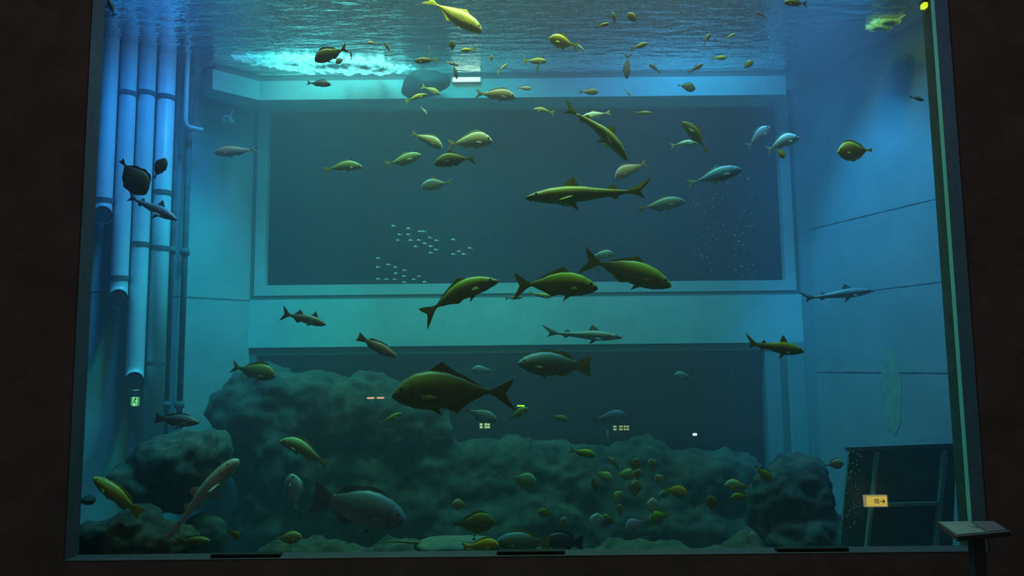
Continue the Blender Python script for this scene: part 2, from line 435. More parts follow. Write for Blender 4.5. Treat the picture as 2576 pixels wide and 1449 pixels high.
pipe('long white pipe reaching down to the boulder', 420, 378, 1262, .125, .30, None, (245, 485, 625, 915))
pipe('thin fouled pipe beside the long white pipe', 437, 415, 1120, .035, .16, None, (), 'thin fouled pipes on the left wall', M_DARKP, coll=(628, 1018))
pipe('thin fouled pipe furthest from the window edge', 478, 448, 1120, .045, .16, None, (), 'thin fouled pipes on the left wall', M_DARKP, coll=(632, 1018))
pe, d, n = PW(466, 318, LP0, LP1, .36)
bm = NB(); tube(bm, [Vector((0, 0, WZ + .4 - pe.z)), Vector((0, 0, .12)), Vector((0, 0, .04)) - d * .01, Vector((0, 0, 0)) - d * .06, -d * .26], .035, 12)
o = link('drain_pipe', bm, M_PVC, None, True); o.location = pe
tag(o, 'short thin pale pipe with an elbow below the ledge end', 'pipe')
# underwater floodlight lamp under the ledge end
pe = P(572, 305, 11.2)
o = empty('flood_lamp', pe, 'hazy greenish round lamp in the shadow under the ledge', 'lamp')
bm = NB(); tube(bm, [(0, .10, .0), (0, -.05, 0)], .08, 20); link('housing', bm, M_GREY, o, True)
bm = NB(); tube(bm, [(0, -.05, .0), (0, -.06, 0)], .065, 20); link('lens', bm, mat('dim_lamp_lens', (.12, .22, .13), .6), o)
bm = NB(); tube(bm, [(0, .05, .0), (0, .2, .25)], .02, 8); link('bracket', bm, M_CLAMP, o)

# ------------------------------------------------------------------ framed panel at the right
def wallframe(p0, p1, off):
    d = Vector((p1[0] - p0[0], p1[1] - p0[1], 0)).normalized()
    n = Vector((-d.y, d.x, 0))
    if n.dot(Vector((0, 9, 0)) - Vector((p0[0], p0[1], 0))) < 0: n = -n
    return d, n
d, n = wallframe(RP0, RP1, 0)
HY = 9.15
h0 = P(2260, 1385, HY)
root = empty('access_panel', h0, 'large dark framed panel low in the right corner of the tank', 'panel')
M_HP = mat('dark_green_hatch_panel', (.11, .15, .10), .8, var=.4, scale=3)
M_HB = mat('pale_hatch_bar', (.26, .34, .36), .6)
def hbar(name, a, b2, w, m, y=HY):
    A, B = P(*a, y) - h0, P(*b2, y) - h0
    t = (B - A).normalized(); s_ = Vector((-t.z, 0, t.x)) * w / 2
    bm = NB(); f = [bm.verts.new(p + Vector((0, yy, 0))) for yy in (-.03, .03) for p in (A + s_, B + s_, B - s_, A - s_)]
    for idx in ((0, 1, 2, 3), (7, 6, 5, 4), (0, 4, 5, 1), (1, 5, 6, 2), (2, 6, 7, 3), (3, 7, 4, 0)): bm.faces.new([f[i_] for i_ in idx])
    return link(name, bm, m, root)
bm = NB(); q = [P(*a, HY + .08) - h0 for a in ((2136, 1132), (2404, 1122), (2392, 1420), (2108, 1420))]
f = [bm.verts.new(p + Vector((0, yy, 0))) for yy in (-.02, .02) for p in q]
for idx in ((0, 1, 2, 3), (7, 6, 5, 4), (0, 4, 5, 1), (1, 5, 6, 2), (2, 6, 7, 3), (3, 7, 4, 0)): bm.faces.new([f[i_] for i_ in idx])
link('panel', bm, M_HP, root)
hbar('top_rail', (2128, 1130), (2408, 1119), .05, M_GASKET)
hbar('upright', (2206, 1136), (2176, 1415), .035, M_HB)
hbar('upright', (2376, 1130), (2350, 1415), .05, M_HB)
hbar('crossbar', (2198, 1270), (2362, 1266), .04, M_HB)
# brown stain on the right wall
pc = PW(2243, 985, RP0, RP1, .004)[0]
bm = NB()
q = []
for k in range(28):
    a = 2 * math.pi * k / 28; rr = 1 + .25 * noise.noise(Vector((math.cos(a) * 2, math.sin(a) * 2, 5)))
    q.append(bm.verts.new(d * (.17 * math.cos(a) * rr) + Vector((0, 0, .62 * math.sin(a) * rr)) + n * .002))
bm.faces.new(q)
o = link('algae_stain', bm, mat('brown_algae_stain', (.42, .47, .34), .9, var=.3, scale=7)); o.location = pc
tag(o, 'vertical brownish algae stain on the right wall', 'stain')

# ------------------------------------------------------------------ illuminated signs: pane reflections built as solid signs in the tank
def emat(name, c, s):
    return mat(name, (.02, .02, .02), .5, emit=c, estr=s)
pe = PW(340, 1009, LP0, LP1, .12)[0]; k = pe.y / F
root = empty('exit_sign_reflection', pe, 'small glowing green exit sign reflection, built solid, with a running figure', 'sign')
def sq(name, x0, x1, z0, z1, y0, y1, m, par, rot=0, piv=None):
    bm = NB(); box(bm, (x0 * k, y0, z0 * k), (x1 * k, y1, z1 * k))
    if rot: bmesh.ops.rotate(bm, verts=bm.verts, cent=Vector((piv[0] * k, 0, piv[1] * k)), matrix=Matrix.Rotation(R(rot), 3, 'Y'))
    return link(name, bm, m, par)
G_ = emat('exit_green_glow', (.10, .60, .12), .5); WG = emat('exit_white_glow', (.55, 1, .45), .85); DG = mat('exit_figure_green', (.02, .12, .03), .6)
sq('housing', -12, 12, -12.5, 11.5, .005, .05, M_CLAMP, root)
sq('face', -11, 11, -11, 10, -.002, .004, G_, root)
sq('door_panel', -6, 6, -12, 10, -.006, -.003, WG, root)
fig = NB()
def stroke(bm, a, b2, w):
    a = Vector((a[0], 0, a[1])) * k; b2 = Vector((b2[0], 0, b2[1])) * k
    t = (b2 - a); s = Vector((-t.z, 0, t.x)).normalized() * w * k / 2
    f = [bm.verts.new(p + Vector((0, y, 0))) for y in (-.012, -.007) for p in (a + s, b2 + s, b2 - s, a - s)]
    for idx in ((0, 1, 2, 3), (7, 6, 5, 4), (0, 4, 5, 1), (1, 5, 6, 2), (2, 6, 7, 3), (3, 7, 4, 0)): bm.faces.new([f[i] for i in idx])
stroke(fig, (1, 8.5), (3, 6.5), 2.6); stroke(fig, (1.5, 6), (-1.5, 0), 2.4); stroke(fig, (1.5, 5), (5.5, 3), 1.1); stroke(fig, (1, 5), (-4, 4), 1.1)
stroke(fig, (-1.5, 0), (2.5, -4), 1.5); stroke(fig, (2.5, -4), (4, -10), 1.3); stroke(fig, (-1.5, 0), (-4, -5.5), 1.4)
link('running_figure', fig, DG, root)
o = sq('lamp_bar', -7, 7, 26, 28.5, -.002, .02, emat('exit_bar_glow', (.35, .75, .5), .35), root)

pe = P(2205, 1261, 9.0); k = pe.y / F  # mirror image of a hall sign, built solid before the panel
root = empty('direction_sign_reflection', pe, 'glowing orange direction sign reflection, built solid, with an arrow pointing right', 'sign')
OR = emat('orange_sign_glow', (.85, .52, .08), .8); OB = emat('orange_rim_glow', (.50, .42, .18), .5); DK = mat('sign_ink', (.03, .04, .01), .7)
sq('housing', -28, 28, -14, 14, .004, .05, OB, root)
sq('face', -24, 25, -11.5, 12, -.002, .003, OR, root)
t = NB()
for x0 in (-5, -1.3, 1.4, 4.6): stroke(t, (x0, 5), (x0, -5), 1.0)
stroke(t, (-5.5, 5), (5, 5), 1.0); stroke(t, (4.6, -5), (3, -6), 1.0)
stroke(t, (8, 0), (19, 0), 1.6); stroke(t, (19, 0), (14.5, 4.5), 1.7); stroke(t, (19, 0), (14.5, -4.5), 1.7)
link('lettering', t, DK, root)

# far hall lights behind the lower rear window
def farlamp(label, cx, cy, cells, c, s, Y=16.2, group=None):
    pe = P(cx, cy, Y); kk = Y / F
    root = empty('hall_lamp', pe, label, 'lamp', group)
    bm = NB(); xs = [q_[0] for q_ in cells] + [q_[2] for q_ in cells]; zs_ = [q_[1] for q_ in cells] + [q_[3] for q_ in cells]
    box(bm, ((min(xs) - 1.5) * kk, .01, (min(zs_) - 1.5) * kk), ((max(xs) + 1.5) * kk, .06, (max(zs_) + 1.5) * kk)); link('housing', bm, M_CLAMP, root)
    hm = emat('hall_glow', c, s)
    for (x0, z0, x1, z1) in cells:
        bm = NB(); box(bm, (x0 * kk, -.01, z0 * kk), (x1 * kk, .009, z1 * kk)); link('lit_pane', bm, hm, root)
    bm = NB(); tube(bm, [(0, .04, (max(zs_) + 1) * kk), (0, .04, (3.4 - pe.z))], .003, 5); link('hanger', bm, M_CLAMP, root)
farlamp('small lit yellow window grid low in the middle', 1219, 1071, [(-12, 1, -5, 6), (-12, -6, -5, -1), (0, 1, 6, 6), (0, -6, 6, -1), (7, 1, 13, 6), (7, -6, 13, -1)], (1, .68, .25), 1.6, group='hall lights seen through the lower rear window')
farlamp('wide lit yellow window grid low in the middle', 1563, 1076, [(-20, 1, -12, 5), (-20, -6, -12, -2), (-5, 1, 3, 5), (-5, -6, 3, -2), (6, 1, 11, 5), (6, -6, 11, -2), (13, 1, 19, 5), (13, -6, 19, -2)], (1, .62, .22), 1.1, group='hall lights seen through the lower rear window')
farlamp('short bright lime green light bar', 1310, 1021, [(-9, -1.5, 9, 1.5)], (.75, 1, .02), 3, group='hall lights seen through the lower rear window')
farlamp('single tiny white light above the right end of the reef', 1748, 1093, [(-4.5, -2.5, 4.5, 2.5)], (1, 1, 1), 8, group='hall lights seen through the lower rear window')
# a pair of orange strip lamps in the hall behind the viewer, seen as a reflection in the pane
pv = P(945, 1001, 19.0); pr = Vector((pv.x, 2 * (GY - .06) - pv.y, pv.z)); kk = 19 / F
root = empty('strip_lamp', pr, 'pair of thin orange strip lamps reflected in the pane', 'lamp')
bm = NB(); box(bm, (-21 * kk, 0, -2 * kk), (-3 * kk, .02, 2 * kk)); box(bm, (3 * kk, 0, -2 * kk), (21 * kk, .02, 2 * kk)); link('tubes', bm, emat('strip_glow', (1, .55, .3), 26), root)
bm = NB(); box(bm, (-24 * kk, -.06, -4 * kk), (24 * kk, -.001, 4 * kk)); link('housing', bm, M_CLAMP, root)
bm = NB(); tube(bm, [(0, -.03, -4 * kk), (0, -.03, -pr.z)], .03, 10); link('post', bm, M_CLAMP, root)

# ------------------------------------------------------------------ reading rail in the hall, bottom right
pa, pb, pc_, pd = P(2356, 1313, 6.9), P(2502, 1312, 6.9), P(2542, 1337, 6.35), P(2408, 1350, 6.35)
root = empty('reading_rail', Vector(((pa.x + pc_.x) / 2, 6.6, 0)), 'dark information lectern with two tilted panels in front of the pane', 'lectern')
o0 = root.location
def quadslab(name, q, th, m):
    bm = NB(); q = [Vector(p) - o0 for p in q]
    nrm = (q[1] - q[0]).cross(q[3] - q[0]).normalized()
    if nrm.z < 0: nrm = -nrm
    f = [bm.verts.new(p) for p in q] + [bm.verts.new(p - nrm * th) for p in q]
    for idx in ((0, 1, 2, 3), (7, 6, 5, 4), (0, 4, 5, 1), (1, 5, 6, 2), (2, 6, 7, 3), (3, 7, 4, 0)): bm.faces.new([f[i] for i in idx])
    return link(name, bm, m, root)
def lp(u, v, dz=0):
    a = pa.lerp(pb, u); b2 = pd.lerp(pc_, u); return a.lerp(b2, v) + Vector((0, 0, dz))
quadslab('desk_top', [lp(0, 0), lp(1, 0), lp(1, 1), lp(0, 1)], .04, mat('dark_lectern_board', (.10, .09, .10), .5))
quadslab('panel', [lp(.03, .04, .008), lp(.55, .04, .008), lp(.56, .93, .008), lp(.03, .93, .008)], .006, mat('grey_green_panel', (.30, .36, .35), .35))
quadslab('panel', [lp(.60, .04, .008), lp(.97, .04, .008), lp(.97, .90, .008), lp(.61, .90, .008)], .006, mat('mauve_panel', (.20, .17, .25), .35))
bm = NB(); c = lp(.5, .55) - o0; box(bm, (c.x - .05, c.y - .04, -o0.z), (c.x + .05, c.y + .04, c.z - .08)); link('post', bm, M_CLAMP, root)
bm = NB(); box(bm, (c.x - .2, c.y - .15, 0), (c.x + .2, c.y + .15, .02)); link('base_plate', bm, M_CLAMP, root)
# long low black rails lying on the sill
for i, (x0, x1) in enumerate([(535, 708), (1250, 1420), (1952, 2130)]):
    a = P(x0, 1391, 7.86); b2 = P(x1, 1388, 7.86)
    bm = NB(); box(bm, (a.x, 7.80, zB + .009), (b2.x, 7.90, zB + .045), .006)
    o = link('floor_rail', bm, mat('black_rail', (.015, .015, .015), .6)); tag(o, ['thin black strip on the sill below the left boulder', 'thin black strip on the sill under the bottom grouper', 'thin black strip on the sill under the right rocks'][i], 'strip', 'black strips on the window sill')

# ------------------------------------------------------------------ foam and bubbles
M_FOAM = mat('white_foam', (.9, .97, .95), .9)
def translucent(m, c):
    nt = m.node_tree; N = nt.nodes.new; L = nt.links.new
    t = N('ShaderNodeBsdfTranslucent'); t.inputs[0].default_value = (*c, 1); x = N('ShaderNodeMixShader'); x.inputs[0].default_value = .85
    L(nt.nodes['Principled BSDF'].outputs[0], x.inputs[1]); L(t.outputs[0], x.inputs[2]); L(x.outputs[0], nt.nodes['Material Output'].inputs[0]); tr = N('ShaderNodeBsdfTransparent'); y = N('ShaderNodeMixShader'); y.inputs[0].default_value = .4; L(x.outputs[0], y.inputs[1]); L(tr.outputs[0], y.inputs[2]); L(y.outputs[0], nt.nodes['Material Output'].inputs[0]); return m
translucent(M_FOAM, (1, 1, 1))
def foam(label, spots, seed, m=M_FOAM, name='foam'):
    rnd = random.Random(seed); bm = NB()
    for (px, py, rpx, n_) in spots:
        for _ in range(n_):
            x = px + rnd.gauss(0, rpx); y = py + rnd.gauss(0, rpx * .18)
            # depth at which this pixel meets the water surface
            ray = fw * F + rt * (x - W / 2) - up * (y - H / 2)
            t = (WZ - CAMP.z) / ray.z; q_ = CAMP + ray * t
            if q_.y > 11.5: q_.y = 11.5 - rnd.random() * .3
            if q_.y < 8.3 or q_.x < xL - .3 or q_.x > 5.35: continue
            s_ = rnd.uniform(.025, .075)
            r = bmesh.ops.create_icosphere(bm, subdivisions=2, radius=s_)
            bmesh.ops.delete(bm, geom=[v for v in r['verts'] if v.co.z > s_ * .2], context='VERTS')
            for v in [v for v in r['verts'] if v.is_valid]:
                v.co += v.co.normalized() * noise.noise(v.co * 20 + Vector((x, y, 0))) * s_ * .4
                v.co.z = v.co.z * .4 - .02 + WZ; v.co.x += q_.x; v.co.y += q_.y
    return tag(link(name, bm, m, None, True), label, 'foam', kind='stuff')
foam('bright white foam floating along the ledge at upper left', [(640, 142, 26, 50), (720, 150, 40, 120), (800, 158, 50, 260), (880, 162, 50, 260), (950, 168, 35, 140)], 3)
foam('greenish foam streak at the upper right surface', [(2300, 40, 18, 110), (2250, 52, 22, 110), (2210, 66, 16, 50)], 5, translucent(mat('yellow_green_foam', (.85, .98, .30), .9), (.9, 1, .3)))
def bubbles(label, x0, x1, y0, y1, n_, Y, seed, r0=.003, r1=.009):
    rnd = random.Random(seed); bm = NB()
    for _ in range(n_):
        p = P(rnd.uniform(x0, x1), rnd.uniform(y0, y1), Y + rnd.uniform(-.3, .3))
        r = bmesh.ops.create_icosphere(bm, subdivisions=1, radius=rnd.uniform(r0, r1))
        for v in r['verts']: v.co += p
    return tag(link('bubbles', bm, mat('bubble_white', (.6, .75, .9), .2), None, True), label, 'bubbles', kind='stuff')
bubbles('faint rising bubbles before the right part of the upper window', 1740, 1900, 440, 720, 110, 10.4, 1)
bubbles('bubble stream rising beside the right rock stack', 2108, 2168, 1060, 1330, 110, 8.8, 2, .003, .007)
bubbles('bubbles near the surface at upper right', 1740, 1960, 80, 150, 60, 10.2, 4)
# yellow lamp at the surface top right
pe = P(2334, 15, 8.22)
root = empty('surface_lamp', pe, 'bright yellow lamp in the top right corner of the pane', 'lamp')
bm = NB(); box(bm, (-.07, -.04, -.03), (.07, .04, .03), .01); link('lens', bm, emat('yellow_lamp_glow', (.75, .95, .03), 1.0), root)
bm = NB(); box(bm, (-.08, -.05, .03), (.08, .05, .07), .01); link('housing', bm, M_CLAMP, root)
bm = NB(); tube(bm, [(0, 0, .06), (0, 0, 1.5)], .012, 8); link('stem', bm, M_CLAMP, root)
# white lamp bar on the ledge
pe = P(1172, 199, BY - .5)
root = empty('ledge_lamp', pe, 'glaring white lamp bar on the middle of the ledge', 'lamp')
bm = NB(); box(bm, (-.21, -.02, -.035), (.23, .03, .03), .015); link('lens', bm, emat('white_lamp_glow', (1, 1, .72), 1.6), root)
bm = NB(); box(bm, (-.23, .03, -.05), (.25, .045, .05), .01); link('housing', bm, M_FRAME, root)

# dark made-up nozzle in front of the ledge, standing in for a shaded patch
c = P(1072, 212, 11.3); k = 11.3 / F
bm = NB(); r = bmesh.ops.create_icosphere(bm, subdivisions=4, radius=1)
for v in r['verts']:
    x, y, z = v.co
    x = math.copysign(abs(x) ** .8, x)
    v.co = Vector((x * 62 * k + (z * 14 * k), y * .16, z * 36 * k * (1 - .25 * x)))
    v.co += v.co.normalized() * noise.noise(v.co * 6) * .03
o = link('shade_lump', bm, mat('dark_blue_shade_lump', (.012, .018, .032), .7, var=.3), None, True); o.location = c
tag(o, 'dark rounded made-up nozzle beside the white lamp on the ledge', 'lump')
bm = NB(); tube(bm, [(-.1, .12, .05), (-.1, .5, .05)], .06, 14); link('lump_stem', bm, M_DARKP, o, True)
# ------------------------------------------------------------------ fish
U = [0, .04, .12, .25, .4, .55, .7, .85, 1]
SP = {
 'yellowtail': dict(top=[.0, .035, .065, .095, .108, .102, .078, .042, .017], bot=[0, -.03, -.058, -.09, -.104, -.10, -.075, -.04, -.017], w=.068, tail='fork', fins=[('dorsal_fin', 1, .42, .95, [.0, .045, .03, .022, .018, .012, 0]), ('anal_fin', -1, .58, .95, [.0, .035, .022, .016, .012, 0])], pec=.11, cat='fish', name='yellowtail'),
 'trevally': dict(top=[0, .055, .105, .145, .155, .14, .10, .05, .015], bot=[0, -.04, -.08, -.12, -.14, -.13, -.09, -.045, -.015], w=.065, tail='fork', fins=[('dorsal_fin', 1, .38, .95, [0, .07, .04, .025, .02, .012, 0]), ('anal_fin', -1, .55, .95, [0, .06, .035, .02, .012, 0])], pec=.17, cat='fish', name='trevally'),
 'bream': dict(top=[0, .06, .12, .165, .172, .152, .112, .068, .034], bot=[0, -.035, -.07, -.105, -.12, -.11, -.085, -.055, -.034], w=.075, tail='fork', fins=[('dorsal_fin', 1, .22, .88, [0, .035, .045, .04, .035, .032, .03, 0]), ('anal_fin', -1, .62, .9, [0, .04, .03, .022, 0])], pec=.14, cat='fish', name='sea_bream'),
 'grouper': dict(top=[0, .045, .09, .132, .158, .16, .135, .09, .055], bot=[0, -.05, -.09, -.13, -.15, -.15, -.12, -.08, -.055], w=.095, tail='fan', fins=[('dorsal_fin', 1, .25, .95, [0, .03, .035, .03, .035, .05, .05, 0]), ('anal_fin', -1, .65, .95, [0, .04, .045, .03, 0])], pec=.12, cat='fish', name='grouper'),
 'leaf': dict(top=[0, .07, .15, .22, .245, .225, .165, .09, .03], bot=[0, -.06, -.135, -.205, -.225, -.205, -.15, -.08, -.03], w=.06, tail='small', fins=[('dorsal_fin', 1, .15, .97, [0, .03, .05, .035, .05, .035, .05, .03, 0]), ('anal_fin', -1, .4, .97, [0, .045, .03, .045, .03, 0])], pec=.09, cat='fish', name='rabbitfish'),
 'fusilier': dict(top=[0, .03, .055, .08, .088, .08, .06, .035, .014], bot=[0, -.028, -.05, -.075, -.085, -.078, -.058, -.034, -.014], w=.05, tail='fork', fins=[('dorsal_fin', 1, .3, .92, [0, .03, .02, .018, .015, 0]), ('anal_fin', -1, .62, .92, [0, .025, .015, 0])], pec=.08, cat='fish', name='fusilier'),
 'shark': dict(top=[0, .020, .038, .056, .062, .055, .038, .024, .013], bot=[0, -.014, -.030, -.046, -.052, -.043, -.031, -.02, -.011], w=.062, tail='shark', fins=[('dorsal_fin', 1, .36, .52, [0, .035, .06, .035, .01]), ('second_dorsal_fin', 1, .80, .90, [0, .03, .025, 0]), ('anal_fin', -1, .82, .92, [0, .022, .018, 0])], pec=.16, cat='shark', name='shark'),
 'nurse': dict(top=[0, .035, .052, .062, .064, .055, .036, .022, .012], bot=[0, -.03, -.045, -.052, -.052, -.042, -.03, -.018, -.010], w=.075, tail='long', fins=[('dorsal_fin', 1, .52, .66, [0, .04, .05, .01]), ('second_dorsal_fin', 1, .74, .84, [0, .03, .03, 0])], pec=.14, cat='shark', name='nurse_shark'),
 'spiny': dict(top=[0, .03, .07, .105, .112, .105, .085, .05, .03], bot=[0, -.035, -.065, -.085, -.09, -.085, -.065, -.042, -.028], w=.08, tail='fork', fins=[('dorsal_fin', 1, .25, .45, [0, .12, .07, .03, .01]), ('second_dorsal_fin', 1, .66, .92, [0, .10, .06, .03, 0]), ('anal_fin', -1, .66, .9, [0, .06, .03, 0])], pec=.12, cat='fish', name='drumfish'),
}
TAIL = {
 'fork': [(-.285, .018), (-.345, .05), (-.42, .115), (-.5, .175), (-.475, .10), (-.44, .03), (-.43, 0), (-.44, -.03), (-.475, -.10), (-.5, -.175), (-.42, -.115), (-.345, -.05), (-.285, -.018)],
 'fan': [(-.285, .05), (-.36, .085), (-.44, .12), (-.5, .14), (-.485, .07), (-.48, 0), (-.485, -.07), (-.5, -.14), (-.44, -.12), (-.36, -.085), (-.285, -.05)],
 'small': [(-.285, .03), (-.36, .06), (-.47, .13), (-.455, .06), (-.44, 0), (-.455, -.06), (-.47, -.13), (-.36, -.06), (-.285, -.03)],
 'shark': [(-.27, .014), (-.33, .045), (-.41, .10), (-.5, .165), (-.475, .115), (-.43, .05), (-.40, .01), (-.405, -.03), (-.43, -.085), (-.37, -.045), (-.31, -.018), (-.27, -.012)],
 'long': [(-.27, .012), (-.35, .025), (-.5, .03), (-.49, -.005), (-.40, -.02), (-.37, -.045), (-.31, -.018), (-.27, -.01)],
}
XN, XP = .5, -.30
def ip(arr, u):
    for i in range(len(U) - 1):
        if u <= U[i + 1]:
            t = (u - U[i]) / (U[i + 1] - U[i]); t2 = t * t * (3 - 2 * t) if i else math.sqrt(max(t, 0))
            return arr[i] + (arr[i + 1] - arr[i]) * (t * .5 + t2 * .5)
    return arr[-1]

def body_mesh(bm, sp, ns=26, nr=16):
    rings = []
    for i in range(ns):
        u = (i / (ns - 1)) ** 1.25
        x = XN + (XP - XN) * u
        tp, bt = ip(sp['top'], u), ip(sp['bot'], u)
        wv = sp['w'] * max(.0, math.sin(math.pi * min(1, (u * .92 + .04)) ** .62)) ** .8
        wv = max(wv * (1 - .55 * max(0, u - .6) / .4), .008)
        if i == 0: tp, bt, wv = .006, -.006, .006
        c, h = (tp + bt) / 2, (tp - bt) / 2
        ring = []
        for k in range(nr):
            a = 2 * math.pi * k / nr
            ring.append(bm.verts.new((x, wv * math.copysign(abs(math.sin(a)) ** .9, math.sin(a)), c + h * math.cos(a))))
        rings.append(ring)
    for r0, r1 in zip(rings, rings[1:]):
        for k in range(nr): bm.faces.new((r0[k], r0[(k + 1) % nr], r1[(k + 1) % nr], r1[k]))
    bm.faces.new(rings[0][::-1]); bm.faces.new(rings[-1])

def fin_mesh(bm, pts, th=.006):
    n = len(pts)
    c = (sum(p[0] for p in pts) / n, sum(p[1] for p in pts) / n)
    a = [bm.verts.new((p[0], th * .35, p[1])) for p in pts]; b2 = [bm.verts.new((p[0], -th * .35, p[1])) for p in pts]
    ca = bm.verts.new((c[0], th, c[1])); cb = bm.verts.new((c[0], -th, c[1]))
    for i in range(n):
        j = (i + 1) % n
        bm.faces.new((a[i], a[j], ca)); bm.faces.new((b2[j], b2[i], cb)); bm.faces.new((a[j], a[i], b2[i], b2[j]))

def ridge(sp, side, u0, u1, hs):
    prof = sp['top'] if side > 0 else sp['bot']
    base, tipp = [], []
    n = max(len(hs), 6)
    for i in range(n):
        u = u0 + (u1 - u0) * i / (n - 1); x = XN + (XP - XN) * u
        base.append((x, ip(prof, u) - side * .012))
    for i, h in enumerate(hs):
        u = u0 + (u1 - u0) * i / (len(hs) - 1); x = XN + (XP - XN) * u - h * .45
        tipp.append((x, ip(prof, min(1, u)) + side * h))
    return base + tipp[::-1]

TONES = {  # back, flank, belly, fin, spots; yellow green ones also carry the front lamp's tint
 'yellow_green': ((.30, .46, .04), (.26, .30, .10), (.30, .32, .16), (.30, .34, .05), 0),
 'yellow': ((.85, .72, .06), (.62, .52, .10), (.55, .50, .22), (.80, .75, .08), 0),
 'olive': ((.22, .26, .05), (.19, .20, .07), (.20, .20, .10), (.20, .20, .06), .3),
 'dark': ((.09, .10, .05), (.13, .13, .07), (.14, .14, .09), (.09, .09, .06), .2),
 'dark_blue': ((.05, .06, .10), (.10, .10, .15), (.14, .14, .18), (.06, .06, .10), .1),
 'silver': ((.85, .82, .66), (.90, .84, .62), (.50, .48, .40), (.75, .70, .5), .25),
 'bright_cyan': ((.7, .95, 1), (.7, .95, 1), (.6, .9, 1), (.6, .8, .9), 0),
 'pink': ((.50, .36, .34), (.62, .46, .38), (.46, .40, .38), (.50, .38, .34), .1),
 'pale_green': ((.42, .58, .28), (.40, .48, .26), (.34, .38, .28), (.40, .46, .25), 0),
 'pale': ((.50, .62, .58), (.55, .62, .56), (.50, .55, .50), (.5, .58, .5), .1),
 'white': ((.80, .82, .74), (.95, .93, .78), (.95, .92, .78), (.85, .85, .75), 0),
 'blue': ((.10, .42, 1.0), (.10, .34, .95), (.14, .20, .20), (.30, .55, .70), 0),  # blue lamp light put into back and flank colour
 'cyan': ((.40, .75, .90), (.38, .60, .70), (.32, .45, .48), (.40, .62, .70), .1),
 'grey': ((.16, .17, .17), (.24, .24, .23), (.32, .32, .30), (.15, .16, .16), .1),
 'bluegrey': ((.16, .26, .30), (.22, .30, .34), (.38, .42, .42), (.16, .24, .28), .15),
 'rust': ((.55, .12, .05), (.50, .12, .06), (.40, .12, .08), (.30, .12, .08), .2),
 'brown': ((.26, .14, .09), (.30, .18, .12), (.26, .19, .14), (.22, .13, .09), .3),
 'tan': ((.42, .38, .24), (.40, .38, .26), (.40, .38, .28), (.38, .38, .24), .3),
 'spot_yellow': ((.62, .46, .06), (.60, .62, .10), (.36, .36, .20), (.55, .55, .05), .6),
 'grouper_green': ((.22, .40, .36), (.22, .33, .20), (.22, .32, .19), (.32, .42, .16), .3),
 'shark_yellow': ((.34, .36, .03), (.20, .22, .06), (.20, .24, .06), (.30, .32, .03), .5),
 'tail_yellow': ((.55, .50, .12), (.52, .48, .42), (.62, .60, .56), (.85, .80, .04), 0),
 'tail_yellow_dark': ((.16, .13, .05), (.20, .13, .10), (.12, .10, .12), (.60, .65, .03), 0),
}
FM = {}
